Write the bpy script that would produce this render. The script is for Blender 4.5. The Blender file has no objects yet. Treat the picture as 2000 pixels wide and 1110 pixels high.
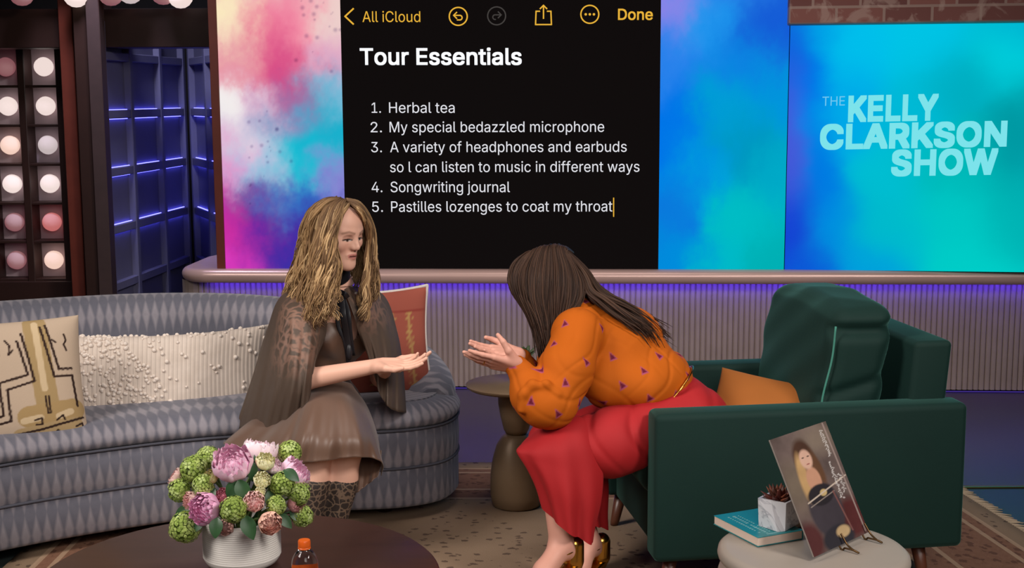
import bpy, math, random
import numpy as np
from mathutils import Vector, Matrix, Euler

SC = bpy.context.scene
COL = SC.collection
PI = math.pi

# ------------------------------------------------------------------ camera
FPX = 2600.0
CAM_H = 1.60
CAM_ROT = Euler((math.radians(82.0), 0, 0)).to_matrix() @ Matrix.Rotation(math.radians(-0.3), 3, 'Z')
cam_data = bpy.data.cameras.new('camera')
cam_data.sensor_fit = 'HORIZONTAL'
cam_data.sensor_width = 36.0
cam_data.lens = 36.0 * FPX / 2000.0
cam_data.clip_end = 100
cam = bpy.data.objects.new('camera', cam_data)
COL.objects.link(cam)
cam.matrix_world = Matrix.Translation((0, 0, CAM_H)) @ CAM_ROT.to_4x4()
SC.camera = cam
RC = np.array(CAM_ROT)
CP = np.array([0, 0, CAM_H])

# ------------------------------------------------------------------ world, lights, exposure
SC.view_settings.view_transform = 'Standard'
SC.view_settings.look = 'None'
SC.view_settings.gamma = 1.0
SC.view_settings.use_curve_mapping = False
SC.view_settings.exposure = 0.0
world = bpy.data.worlds.new('studio_dark')
SC.world = world
world.use_nodes = True
world.node_tree.nodes['Background'].inputs['Color'].default_value = (0.55, 0.5, 0.6, 1)
world.node_tree.nodes['Background'].inputs['Strength'].default_value = 0.05


def area(name, loc, target, size, energy, color=(1, 1, 1), spread=110, sy=None):
    l = bpy.data.lights.new(name, 'AREA')
    l.shape = 'RECTANGLE'
    l.size = size
    l.size_y = sy or size
    l.energy = energy
    l.color = color
    l.spread = math.radians(spread)
    o = bpy.data.objects.new(name, l)
    COL.objects.link(o)
    o.location = loc
    d = Vector(target) - Vector(loc)
    o.rotation_euler = d.to_track_quat('-Z', 'Y').to_euler()
    return o



area('studio_softlight', (-3.6, 1.7, 3.8), (0.1, 4.8, 0.6), 1.5, 36, (1.0, 0.93, 0.87), 70)
area('studio_softlight', (3.0, 0.8, 4.0), (0.0, 4.6, 0.7), 1.0, 30, (1.0, 0.93, 0.87), 70)
area('front_fill', (0.9, -0.6, 2.9), (0.0, 4.8, 0.8), 1.8, 15, (1.0, 0.94, 0.9), 75)  # soft fill added from the camera side to brighten the woman's face
area('studio_toplight', (0.2, 4.6, 4.4), (0.0, 4.9, 0.0), 2.6, 16, (1.0, 0.92, 0.88), 100, 1.4)

# ------------------------------------------------------------------ pixel -> place helpers


def ray(u, v):
    return RC @ np.array([(u - 1000.0) / FPX, -(v - 555.0) / FPX, -1.0])


def at(u, v, d):
    """the point seen at pixel (u, v), d metres deep along the view axis"""
    return CP + ray(u, v) * d


def gz(u, v, z=0.0):
    r = ray(u, v)
    return CP + r * ((z - CP[2]) / r[2])


WA = math.radians(3.2)
W_O = gz(1500, 763)
W_N = np.array([-math.sin(WA), -math.cos(WA), 0.0])   # towards the camera
W_T = np.array([math.cos(WA), -math.sin(WA), 0.0])


def onplane(u, v, o, n):
    r = ray(u, v)
    return CP + r * (np.dot(o - CP, n) / np.dot(r, n))


def proj(p):
    q = RC.T @ (np.asarray(p, float) - CP)
    return np.array([1000 + FPX * q[0] / -q[2], 555 - FPX * q[1] / -q[2], -q[2]])


# ------------------------------------------------------------------ colours, materials


def lin(r, g=None, b=None):
    if g is None:
        r, g, b = r
    f = lambda c: (c / 255 / 12.92) if c / 255 <= 0.04045 else ((c / 255 + 0.055) / 1.055) ** 2.4
    return (f(r), f(g), f(b))


def lin_arr(a):
    a = np.clip(np.asarray(a, float) / 255, 0, 1)
    return np.where(a <= 0.04045, a / 12.92, ((a + 0.055) / 1.055) ** 2.4)


class NT:
    """small node-tree helper"""

    def __init__(self, name):
        self.m = bpy.data.materials.new(name)
        self.m.use_nodes = True
        self.t = self.m.node_tree
        self.b = self.t.nodes['Principled BSDF']

    def n(self, kind, **kw):
        x = self.t.nodes.new(kind)
        for k, v in kw.items():
            setattr(x, k, v)
        return x

    def l(self, a, b):
        self.t.links.new(a, b)

    def math(self, op, a, b=None, c=None):
        x = self.n('ShaderNodeMath', operation=op)
        for i, v in enumerate((a, b, c)):
            if v is None:
                continue
            if isinstance(v, (int, float)):
                x.inputs[i].default_value = v
            else:
                self.l(v, x.inputs[i])
        return x.outputs[0]

    def mix(self, fac, a, b, mode='MIX'):
        x = self.n('ShaderNodeMix', data_type='RGBA', blend_type=mode)
        for i, v in ((0, fac), (6, a), (7, b)):
            if isinstance(v, (int, float)):
                x.inputs[i].default_value = v
            elif isinstance(v, tuple):
                x.inputs[i].default_value = (*v[:3], 1)
            else:
                self.l(v, x.inputs[i])
        return x.outputs[2]

    def attr(self, name):
        return self.n('ShaderNodeAttribute', attribute_name=name)

    def noise(self, scale, detail=3, rough=0.55, vec=None, dist=0.0):
        x = self.n('ShaderNodeTexNoise')
        x.inputs['Scale'].default_value = scale
        x.inputs['Detail'].default_value = detail
        x.inputs['Roughness'].default_value = rough
        x.inputs['Distortion'].default_value = dist
        if vec is not None:
            self.l(vec, x.inputs['Vector'])
        return x

    def obj(self):
        return self.n('ShaderNodeTexCoord').outputs['Object']

    def ramp(self, fac, stops):
        x = self.n('ShaderNodeValToRGB')
        e = x.color_ramp.elements
        while len(e) < len(stops):
            e.new(0.5)
        for i, (p, c) in enumerate(stops):
            e[i].position = p
            e[i].color = (*c[:3], 1)
        self.l(fac, x.inputs[0])
        return x.outputs[0]

    def bump(self, h, strength=0.3, dist=0.01):
        x = self.n('ShaderNodeBump')
        x.inputs['Strength'].default_value = strength
        x.inputs['Distance'].default_value = dist
        self.l(h, x.inputs['Height'])
        self.l(x.outputs[0], self.b.inputs['Normal'])

    def base(self, c):
        if isinstance(c, tuple):
            self.b.inputs['Base Color'].default_value = (*c[:3], 1)
        else:
            self.l(c, self.b.inputs['Base Color'])
        return self

    def set(self, **kw):
        for k, v in kw.items():
            self.b.inputs[k.replace('_', ' ')].default_value = v
        return self


def plain(name, rgb, rough=0.6, var=0.12, vscale=8.0, metallic=0.0, bump=0.0, bscale=60.0, sheen=0.0, **kw):
    m = NT(name)
    c = lin(rgb)
    o = m.obj()
    if var > 0:
        f = m.noise(vscale, 4, vec=o).outputs[0]
        m.base(m.mix(f, tuple(x * (1 - var) for x in c), tuple(min(1, x * (1 + var)) for x in c)))
    else:
        m.base(c)
    m.set(Roughness=rough, Metallic=metallic)
    if sheen:
        m.b.inputs['Sheen Weight'].default_value = sheen
        m.b.inputs['Sheen Roughness'].default_value = 0.4
        m.b.inputs['Sheen Tint'].default_value = (*[min(1, x * 2.2 + 0.05) for x in c], 1)
    if bump:
        m.bump(m.noise(bscale, 3, vec=o).outputs[0], bump, 0.004)
    for k, v in kw.items():
        m.b.inputs[k.replace('_', ' ')].default_value = v
    return m.m


def emit(name, rgb, strength=1.0):
    m = NT(name)
    m.base((0.01, 0.01, 0.01))
    m.set(Roughness=0.9)
    m.b.inputs['Specular IOR Level'].default_value = 0.0
    m.b.inputs['Emission Color'].default_value = (*lin(rgb), 1)
    m.b.inputs['Emission Strength'].default_value = strength
    return m.m


def colattr_mat(name, rough=0.6, emission=0.0, bump=0.0, bscale=80.0, sheen=0.0, spec=0.5, sss=0.0):
    m = NT(name)
    a = m.attr('Col')
    if emission:
        m.base((0.0, 0.0, 0.0))
        m.l(a.outputs['Color'], m.b.inputs['Emission Color'])
        m.b.inputs['Emission Strength'].default_value = emission
    else:
        m.l(a.outputs['Color'], m.b.inputs['Base Color'])
    m.set(Roughness=rough)
    m.b.inputs['Specular IOR Level'].default_value = spec
    if sheen:
        m.b.inputs['Sheen Weight'].default_value = sheen
    if sss:
        m.b.inputs['Subsurface Weight'].default_value = sss
        m.b.inputs['Subsurface Radius'].default_value = (0.012, 0.005, 0.003)
    if bump:
        m.bump(m.noise(bscale, 3, vec=m.obj()).outputs[0], bump, 0.003)
    return m.m


# ------------------------------------------------------------------ object helpers


def _tag(o, label=None, cat=None, group=None, kind=None):
    if label:
        o['label'] = label
    if cat:
        o['category'] = cat
    if group:
        o['group'] = group
    if kind:
        o['kind'] = kind
    return o


def thing(name, label, cat, loc, group=None):
    o = bpy.data.objects.new(name, None)
    COL.objects.link(o)
    o.empty_display_size = 0.05
    o.location = loc
    return _tag(o, label, cat, group)


def world_loc(o):
    p = Vector((0, 0, 0))
    while o is not None:
        p += o.location
        o = o.parent
    return np.array(p)


def mk(name, V, F, mat, parent=None, col=None, uv=None, smooth=True, label=None, cat=None, group=None, kind=None,
       midx=None, sharp=None):
    """link vertices (world coordinates) and faces as ONE mesh object"""
    V = np.asarray(V, float)
    if parent is not None:
        org = world_loc(parent)
        loc = (0, 0, 0)
    else:
        org = np.array([(V[:, 0].min() + V[:, 0].max()) / 2, (V[:, 1].min() + V[:, 1].max()) / 2, V[:, 2].min()])
        loc = org
    me = bpy.data.meshes.new(name)
    me.from_pydata((V - org).tolist(), [], [list(map(int, f)) for f in F])
    mats = mat if isinstance(mat, (list, tuple)) else [mat]
    for m in mats:
        me.materials.append(m)
    if midx is not None:
        me.polygons.foreach_set('material_index', np.asarray(midx, np.int32))
    me.polygons.foreach_set('use_smooth', [bool(smooth)] * len(me.polygons))
    if col is not None:
        a = me.color_attributes.new('Col', 'FLOAT_COLOR', 'POINT')
        c = np.ones((len(V), 4), np.float32)
        c[:, :3] = col
        a.data.foreach_set('color', c.ravel())
    if uv is not None:
        a = me.attributes.new('uvw', 'FLOAT_VECTOR', 'POINT')
        c = np.zeros((len(V), 3), np.float32)
        c[:, :uv.shape[1]] = uv
        a.data.foreach_set('vector', c.ravel())
    me.update()
    if sharp is not None:
        try:
            me.set_sharp_from_angle(angle=math.radians(sharp))
        except Exception:
            pass
    o = bpy.data.objects.new(name, me)
    COL.objects.link(o)
    o.location = loc
    if parent is not None:
        o.parent = parent
    return _tag(o, label, cat, group, kind)


def dup(o, loc, parent=None, label=None):
    c = o.copy()
    COL.objects.link(c)
    c.location = loc
    if parent is not None:
        c.parent = parent
    if label:
        c['label'] = label
    for ch in list(o.children):
        dup(ch, ch.location, c)
    return c


class MB:
    """collects shapes into one mesh"""

    def __init__(self):
        self.V, self.F, self.C, self.U = [], [], [], []
        self.n = 0

    def add(self, V, F, col=None, uv=None):
        V = np.asarray(V, float)
        self.V.append(V)
        self.F += [[i + self.n for i in f] for f in F]
        self.C.append(np.tile(np.asarray(col if col is not None else (1, 1, 1), float), (len(V), 1)) if np.ndim(col) < 2 else np.asarray(col))
        self.U.append(np.zeros((len(V), 3)) if uv is None else np.pad(uv, ((0, 0), (0, 3 - uv.shape[1]))))
        self.n += len(V)
        return self

    def box(self, c, size, R=None, bev=0.0, seg=2):
        V, F = rbox(size, bev, seg)
        V = V @ (np.asarray(R).T if R is not None else np.eye(3)) + np.asarray(c)
        return self.add(V, F)

    def build(self, name, mat, parent=None, use_col=False, use_uv=False, **kw):
        V = np.concatenate(self.V)
        return mk(name, V, self.F, mat, parent, col=np.concatenate(self.C) if use_col else None,
                  uv=np.concatenate(self.U) if use_uv else None, **kw)


def rbox(size, bev=0.0, seg=2):
    import bmesh
    bm = bmesh.new()
    bmesh.ops.create_cube(bm, size=1.0)
    for v in bm.verts:
        v.co = Vector((v.co.x * size[0], v.co.y * size[1], v.co.z * size[2]))
    if bev > 0:
        bmesh.ops.bevel(bm, geom=bm.edges[:], offset=bev, segments=seg, profile=0.5, affect='EDGES')
    bm.verts.index_update()
    V = np.array([v.co[:] for v in bm.verts])
    F = [[v.index for v in f.verts] for f in bm.faces]
    bm.free()
    return V, F


def tube(pts, rad, seg=10, flat=1.0, up=None, cap=True, twist=None):
    """sweep an elliptical section along points; rad per point; flat = minor/major"""
    P = np.asarray(pts, float)
    n = len(P)
    rad = np.broadcast_to(np.asarray(rad, float), (n,))
    T = np.gradient(P, axis=0)
    T /= np.linalg.norm(T, axis=1)[:, None] + 1e-12
    up = np.array([0, 0, 1.0]) if up is None else np.asarray(up, float)
    V = []
    a = np.linspace(0, 2 * PI, seg, endpoint=False)
    prev = None
    for i in range(n):
        t = T[i]
        if prev is None:
            x = np.cross(t, up)
            if np.linalg.norm(x) < 1e-3:
                x = np.cross(t, [1, 0, 0])
        else:
            x = prev - t * np.dot(prev, t)
        x /= np.linalg.norm(x) + 1e-12
        prev = x
        y = np.cross(t, x)
        V.append(P[i] + rad[i] * (np.cos(a)[:, None] * x + flat * np.sin(a)[:, None] * y))
    V = np.concatenate(V)
    F = []
    for i in range(n - 1):
        for j in range(seg):
            k = (j + 1) % seg
            F.append([i * seg + j, i * seg + k, (i + 1) * seg + k, (i + 1) * seg + j])
    if cap:
        F.append(list(range(seg))[::-1])
        F.append([(n - 1) * seg + j for j in range(seg)])
    return V, F


def lathe(prof, seg=48, c=(0, 0, 0)):
    """prof: (r, z) pairs, bottom to top; closes at r = 0 ends"""
    V, F = [], []
    a = np.linspace(0, 2 * PI, seg, endpoint=False)
    for r, z in prof:
        V.append(np.stack([r * np.cos(a), r * np.sin(a), np.full(seg, z)], 1))
    V = np.concatenate(V) + np.asarray(c)
    for i in range(len(prof) - 1):
        for j in range(seg):
            k = (j + 1) % seg
            F.append([i * seg + j, i * seg + k, (i + 1) * seg + k, (i + 1) * seg + j])
    if prof[0][0] > 1e-6:
        F.append(list(range(seg))[::-1])
    if prof[-1][0] > 1e-6:
        F.append([(len(prof) - 1) * seg + j for j in range(seg)])
    return V, F


def gridf(nu, nv, close_u=False):
    F = []
    for i in range(nv - 1):
        for j in range(nu if close_u else nu - 1):
            k = (j + 1) % nu
            F.append([i * nu + j, i * nu + k, (i + 1) * nu + k, (i + 1) * nu + j])
    return F


def cr(pts, n):
    """Catmull-Rom through points, n samples"""
    P = np.asarray(pts, float)
    P = np.vstack([2 * P[0] - P[1], P, 2 * P[-1] - P[-2]])
    m = len(P) - 3
    t = np.linspace(0, m - 1e-9, n)
    i = t.astype(int)
    f = (t - i)[:, None]
    a, b, c, d = P[i], P[i + 1], P[i + 2], P[i + 3]
    return 0.5 * ((2 * b) + (c - a) * f + (2 * a - 5 * b + 4 * c - d) * f ** 2 + (3 * b - a - 3 * c + d) * f ** 3)


def vnoise(shape, cells, rng):
    """smooth 2-D value noise on a grid"""
    h, w = shape
    g = rng.random((cells[0] + 3, cells[1] + 3))
    y = np.linspace(0, cells[0], h)
    x = np.linspace(0, cells[1], w)
    yi, xi = y.astype(int), x.astype(int)
    fy, fx = (y - yi)[:, None], (x - xi)[None]
    fy, fx = fy * fy * (3 - 2 * fy), fx * fx * (3 - 2 * fx)
    G = lambda a, b: g[np.ix_(yi + a, xi + b)]
    return (G(0, 0) * (1 - fy) + G(1, 0) * fy) * (1 - fx) + (G(0, 1) * (1 - fy) + G(1, 1) * fy) * fx


def fbm(shape, cells, rng, octv=5, gain=0.55):
    s, a, t = np.zeros(shape), 1.0, 0
    for o in range(octv):
        s += a * vnoise(shape, (cells[0] * 2 ** o, cells[1] * 2 ** o), rng)
        t += a
        a *= gain
    return s / t - 0.5


# ------------------------------------------------------------------ signed-distance modelling (bodies, clothes)


def rc(a, ra, b, rb, k=0.02):
    return ('rc', np.asarray(a, float), ra, np.asarray(b, float), rb, k)


def el(c, r, axes=None, k=0.02):
    return ('el', np.asarray(c, float), np.asarray(r, float), np.eye(3) if axes is None else np.asarray(axes, float), k)


def cut(p):
    return ('cut', p)


def _bounds(p):
    if p[0] == 'rc':
        lo = np.minimum(p[1] - p[2], p[3] - p[4])
        hi = np.maximum(p[1] + p[2], p[3] + p[4])
        return lo, hi, p[5]
    if p[0] == 'el':
        e = np.sqrt(((p[3] * p[2][:, None]) ** 2).sum(0))
        return p[1] - e, p[1] + e, p[4]
    return _bounds(p[1])


def _dist(p, X, Y, Z):
    if p[0] == 'rc':
        a, ra, b, rb = p[1:5]
        ba = b - a
        L = max(ba @ ba, 1e-9)
        px, py, pz = X - a[0], Y - a[1], Z - a[2]
        t = np.clip((px * ba[0] + py * ba[1] + pz * ba[2]) / L, 0, 1)
        return np.sqrt((px - t * ba[0]) ** 2 + (py - t * ba[1]) ** 2 + (pz - t * ba[2]) ** 2) - (ra + (rb - ra) * t)
    c, r, A = p[1:4]
    px, py, pz = X - c[0], Y - c[1], Z - c[2]
    q = [px * A[i, 0] + py * A[i, 1] + pz * A[i, 2] for i in range(3)]
    k0 = np.sqrt(sum((q[i] / r[i]) ** 2 for i in range(3)))
    k1 = np.sqrt(sum((q[i] / r[i] ** 2) ** 2 for i in range(3)))
    return k0 * (k0 - 1) / np.maximum(k1, 1e-9)


def sdf_mesh(prims, h, bbox=None, disp=None, cuts=None):
    if bbox is None:
        B = [_bounds(p) for p in prims if p[0] != 'cut']
        lo = np.min([b[0] for b in B], 0) - 0.03
        hi = np.max([b[1] for b in B], 0) + 0.03
    else:
        lo, hi = np.asarray(bbox[0], float), np.asarray(bbox[1], float)
    n = np.ceil((hi - lo) / h).astype(int) + 1
    ax = [(lo[i] + h * np.arange(n[i])).astype(np.float32) for i in range(3)]
    D = np.full(n, 0.2, np.float32)
    for p in prims:
        bl, bh, k = _bounds(p)
        mrg = k + 3 * h + 0.015
        i0 = np.maximum(np.floor((bl - mrg - lo) / h).astype(int), 0)
        i1 = np.minimum(np.ceil((bh + mrg - lo) / h).astype(int) + 1, n)
        if (i1 <= i0).any():
            continue
        sl = tuple(slice(i0[i], i1[i]) for i in range(3))
        X, Y, Z = ax[0][sl[0]][:, None, None], ax[1][sl[1]][None, :, None], ax[2][sl[2]][None, None, :]
        o = D[sl]
        if p[0] == 'cut':
            d = -_dist(p[1], X, Y, Z)
            f = np.clip(0.5 - 0.5 * (o - d) / k, 0, 1)
            D[sl] = o * (1 - f) + d * f + k * f * (1 - f)
        else:
            d = _dist(p, X, Y, Z)
            f = np.clip(0.5 + 0.5 * (o - d) / k, 0, 1)
            D[sl] = o * (1 - f) + d * f - k * f * (1 - f)
    X, Y, Z = ax[0][:, None, None], ax[1][None, :, None], ax[2][None, None, :]
    if disp is not None:
        D += disp(X, Y, Z).astype(np.float32)
    if cuts is not None:
        for c in cuts:                      # (point, normal): keep the side the normal points away from
            pn, nn = np.asarray(c[0], float), np.asarray(c[1], float)
            nn = nn / np.linalg.norm(nn)
            D = np.maximum(D, ((X - pn[0]) * nn[0] + (Y - pn[1]) * nn[1] + (Z - pn[2]) * nn[2]).astype(np.float32))
    return surf_nets(D, lo, h)


def surf_nets(D, lo, h):
    s = D < 0
    nx, ny, nz = D.shape
    cnt = np.zeros((nx - 1, ny - 1, nz - 1), np.uint8)
    for a in (0, 1):
        for b in (0, 1):
            for c in (0, 1):
                cnt += s[a:nx - 1 + a, b:ny - 1 + b, c:nz - 1 + c]
    I = np.argwhere((cnt > 0) & (cnt < 8))
    idx = np.full(cnt.shape, -1, np.int64)
    idx[I[:, 0], I[:, 1], I[:, 2]] = np.arange(len(I))
    acc = np.zeros((len(I), 3))
    num = np.zeros(len(I))
    cs = [(a, b, c) for a in (0, 1) for b in (0, 1) for c in (0, 1)]
    for p in cs:
        for q in cs:
            if sum(q) == sum(p) + 1 and all(q[i] >= p[i] for i in range(3)):
                dp = D[I[:, 0] + p[0], I[:, 1] + p[1], I[:, 2] + p[2]]
                dq = D[I[:, 0] + q[0], I[:, 1] + q[1], I[:, 2] + q[2]]
                m = (dp < 0) != (dq < 0)
                t = np.where(m, dp / np.where(m, dp - dq, 1), 0)
                pos = np.array(p) + t[:, None] * (np.array(q) - np.array(p))
                acc += np.where(m[:, None], pos, 0)
                num += m
    V = (I + acc / num[:, None]) * h + lo
    F = []
    for axn in range(3):
        o = [i for i in range(3) if i != axn]
        sl0 = [slice(None)] * 3
        sl1 = [slice(None)] * 3
        sl0[axn] = slice(0, -1)
        sl1[axn] = slice(1, None)
        A, B = s[tuple(sl0)], s[tuple(sl1)]
        E = np.argwhere(A != B)
        ok = np.ones(len(E), bool)
        for i in o:
            ok &= (E[:, i] > 0) & (E[:, i] < D.shape[i] - 1)
        E = E[ok]
        fl = A[E[:, 0], E[:, 1], E[:, 2]]
        q = []
        for da, db in ((-1, -1), (0, -1), (0, 0), (-1, 0)):
            e = E.copy()
            e[:, o[0]] += da
            e[:, o[1]] += db
            q.append(idx[e[:, 0], e[:, 1], e[:, 2]])
        q = np.stack(q, 1)
        if axn == 1:
            fl = ~fl
        q[~fl] = q[~fl][:, ::-1]
        F.append(q)
    F = np.concatenate(F)
    return V, F


def keep_faces(V, F, keep_v):
    """drop faces that have any vertex not kept, and unused vertices"""
    F = np.asarray(F)
    F = F[keep_v[F].all(1)]
    used = np.zeros(len(V), bool)
    used[F.ravel()] = True
    re = np.cumsum(used) - 1
    return V[used], re[F], used
#@@SET
# ================================================================== helpers for outlines and pillows


def ringstack(outline, prof, lim=None, cap_bottom=True, cap_top=True):
    """outline: closed CCW loop (n,2); prof: (inset, z); returns V, F, arc-length uv"""
    O = np.asarray(outline, float)
    n = len(O)
    t = np.roll(O, -1, 0) - np.roll(O, 1, 0)
    t /= np.linalg.norm(t, axis=1)[:, None] + 1e-12
    nn = np.stack([-t[:, 1], t[:, 0]], 1)     # inward for CCW
    s = np.concatenate([[0], np.cumsum(np.linalg.norm(np.diff(O, axis=0), axis=1))])
    V, U = [], []
    vv = 0
    last = None
    for ins, z in prof:
        if last is not None:
            vv += math.hypot(ins - last[0], z - last[1])
        last = (ins, z)
        p = O + nn * (ins if lim is None else np.minimum(ins, 0.075 + np.maximum(ins - 0.075, 0) * lim)[:, None])
        V.append(np.column_stack([p, np.full(n, z)]))
        U.append(np.column_stack([s, np.full(n, vv)]))
    V, U = np.concatenate(V), np.concatenate(U)
    F = gridf(n, len(prof), True)
    if cap_bottom:
        F.append(list(range(n))[::-1])
    if cap_top:
        F.append([(len(prof) - 1) * n + j for j in range(n)])
    return V, F, U


def closed_cr(pts, n):
    P = np.asarray(pts, float)
    Q = np.vstack([P[-2:], P, P[:3]])
    m = len(P)
    C = cr(Q, (len(Q) - 1) * 24 + 1)
    C = C[48:48 + m * 24]
    # resample evenly
    C2 = np.vstack([C, C[:1]])
    d = np.concatenate([[0], np.cumsum(np.linalg.norm(np.diff(C2, axis=0), axis=1))])
    t = np.linspace(0, d[-1], n, endpoint=False)
    return np.column_stack([np.interp(t, d, C2[:, i]) for i in range(C.shape[1])])


def rrect(w, d, r, n=8):
    """rounded rectangle outline centred on 0, CCW"""
    P = []
    for cx, cy, a0 in ((w / 2 - r, d / 2 - r, 0), (-w / 2 + r, d / 2 - r, 90), (-w / 2 + r, -d / 2 + r, 180), (w / 2 - r, -d / 2 + r, 270)):
        for i in range(n):
            a = math.radians(a0 + 90 * i / (n - 1))
            P.append((cx + r * math.cos(a), cy + r * math.sin(a)))
    return np.array(P)


def pillow(w, h, t, n=40, pinch=0.07, p=2.6, m=None):
    """pillow in local x (width) y (height) z (thickness); returns V, F, UV in -1..1 ; both faces meet in a seam"""
    m = m or n
    u = np.sin(np.linspace(-PI / 2, PI / 2, n))
    v = np.sin(np.linspace(-PI / 2, PI / 2, m))
    U, W = np.meshgrid(u, v)
    X = w / 2 * U * (1 - pinch * (1 - W ** 2) * np.abs(U))
    Y = h / 2 * W * (1 - pinch * (1 - U ** 2) * np.abs(W))
    T = t / 2 * np.sqrt(np.clip((1 - np.abs(U) ** p), 0, 1) * np.clip((1 - np.abs(W) ** p), 0, 1)) ** 0.9
    top = np.stack([X, Y, T], -1).reshape(-1, 3)
    bot = np.stack([X, Y, -T], -1).reshape(-1, 3)
    F = gridf(n, m)
    k = n * m
    F2 = [[i + k for i in f[::-1]] for f in F]
    uv = np.stack([U, W], -1).reshape(-1, 2)
    uv3 = np.column_stack([np.vstack([uv, uv]), np.r_[np.ones(k), -np.ones(k)]])
    return np.vstack([top, bot]), F + F2, uv3


def frame(x, y):
    """rotation matrix with columns x, y, x*y (orthonormalised)"""
    x = np.asarray(x, float)
    x = x / np.linalg.norm(x)
    y = np.asarray(y, float)
    y = y - x * (x @ y)
    y /= np.linalg.norm(y)
    return np.column_stack([x, y, np.cross(x, y)])


def wp(s, off, z):
    return W_O + W_T * s + W_N * off + np.array([0, 0, z])


# ================================================================== the setting
# ---- floor
m = NT('studio_floor')
o = m.obj()
nz = m.noise(1.3, 4, vec=o).outputs[0]
sp = m.n('ShaderNodeSeparateXYZ')
m.l(o, sp.inputs[0])
front = m.math('LESS_THAN', sp.outputs[1], 0.0)
c1 = m.mix(nz, lin(62, 55, 58), lin(78, 70, 72))
c2 = m.mix(nz, lin(40, 48, 48), lin(52, 58, 58))
m.base(m.mix(front, c1, c2)).set(Roughness=0.42)
m.b.inputs['Specular IOR Level'].default_value = 0.3
V = np.array([[-7, 0.4, 0], [7, 0.4, 0], [7, 11, 0], [-7, 11, 0]], float)
fl = mk('floor', V, [[0, 1, 2, 3]], m.m, kind='structure')
# shift mesh so that object y = 0 lies on the brass inlay
yl = 5.30
for v in fl.data.vertices:
    v.co.y += fl.location.y - yl
fl.location.y = yl
brass = plain('brass', (176, 140, 70), 0.32, 0.1, 30, metallic=1.0)
mk('trim_1', *rbox((9, 0.03, 0.004), 0.001, 1), brass, kind='structure').location = (0, yl, 0.001)

# ---- dark surround
dark = plain('dark_paint', (20, 14, 16), 0.7, 0.2)
dkwood = plain('dark_wood', (50, 28, 20), 0.45, 0.35, 5)
redwood = plain('red_brown_wood', (104, 46, 32), 0.4, 0.35, 6)
bluewall = plain('blue_grey_paint', (106, 104, 132), 0.6, 0.1)


def struct_box(name, lo, hi, mat, bev=0.004):
    lo, hi = np.array(lo, float), np.array(hi, float)
    V, F = rbox(hi - lo, bev, 1)
    return mk(name, V + (lo + hi) / 2, F, mat, kind='structure', smooth=False)


struct_box('wall_back', (-7, 10.2, 0), (7, 10.35, 4.8), dark)
struct_box('wall_left', (-7.1, 0.4, 0), (-7, 10.35, 4.8), dark)
struct_box('wall_right', (7, 0.4, 0), (7.1, 10.35, 4.8), dark)
struct_box('ceiling', (-7, 0.4, 4.8), (7, 10.35, 4.9), dark)

# ---- fluted half wall
m = NT('fluted_panel')
nz = m.noise(7, 3, vec=m.obj()).outputs[0]
m.base(m.mix(nz, lin(136, 119, 112), lin(156, 138, 130))).set(Roughness=0.5)
fluted = m.m
S0, S1, LED_Z = -3.13, 2.4, 0.60
pitch = 0.0295
prof = []
s = S1
while s > S0:
    for k in range(5):
        a = PI * (k + 0.0) / 4
        prof.append((s - pitch * (0.06 + 0.84 * (1 - math.cos(a)) / 2), 0.006 * math.sin(a) ** 0.3))
    prof.append((s - pitch * 0.93, -0.003))
    prof.append((s - pitch * 0.99, -0.003))
    s -= pitch
ss = s
# round the left corner and run back
for k in range(24):
    a = k * pitch / 0.12
    if a < PI / 2:
        b = (ss - 0.12 * math.sin(a), -0.12 * (1 - math.cos(a)))
    else:
        b = (ss - 0.12, -0.12 - (a - PI / 2) * 0.12)
    prof.append(b)
VV = []
for z in (0.012, LED_Z):
    for q in prof:
        VV.append(wp(q[0], q[1], z))
mk('wall_front', VV, [f[::-1] for f in gridf(len(prof), 2)], fluted, kind='structure', smooth=False)

# ---- ledge with bullnose
m = NT('satin_ledge')
m.base(m.mix(m.noise(3, 2, vec=m.obj()).outputs[0], lin(196, 160, 152), lin(214, 178, 168))).set(Roughness=0.3, Metallic=0.25)
out = []
for q in [(2.5, 0.12)] + [(x, 0.12) for x in np.linspace(2.0, -3.0, 26)]:
    out.append(q)
R = 0.2
for k in range(1, 12):
    a = PI / 2 * k / 12
    out.append((-3.05 - R * math.sin(a), 0.12 - R * (1 - math.cos(a))))
out += [(-3.25, -0.2), (-3.25, -0.5), (-3.2, -0.68), (-3.1, -0.72), (2.5, -0.72)]
O2 = np.array([wp(a, b, 0)[:2] for a, b in out])
O2 = O2[::-1]
# make CCW
ar = np.sum(O2[:, 0] * np.roll(O2[:, 1], -1) - np.roll(O2[:, 0], -1) * O2[:, 1])
if ar < 0:
    O2 = O2[::-1]
prof2 = [(0.1, LED_Z)] + [(0.036 * (1 - math.cos(a)), 0.638 + 0.038 * math.sin(a)) for a in np.linspace(-PI / 2, PI / 2, 12)] + [(0.1, 0.676)]
V, F, U = ringstack(O2, prof2)
mk('trim_2', V, F, m.m, kind='structure', sharp=40)
# light strips of the half wall
violet = emit('violet_led', (92, 60, 255), 24.0)
violet_dim = emit('violet_led_dim', (96, 70, 200), 0.35)
ls = MB()
ls.box((0, 0, 0), (5.4, 0.02, 0.003))
V = np.concatenate(ls.V)
Rw = np.column_stack([W_T, -W_N, [0, 0, 1]])
mk('led_strip', V @ Rw.T + wp(-0.37, 0.044, LED_Z - 0.002), ls.F, violet, smooth=False,
   label='violet LED strip under the ledge lighting the top of the fluted wall', cat='light strip')
mk('led_strip', V @ Rw.T + wp(-0.37, 0.02, 0.006), ls.F, violet_dim, smooth=False,
   label='dim purple LED strip along the floor at the foot of the fluted wall', cat='light strip')

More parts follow.
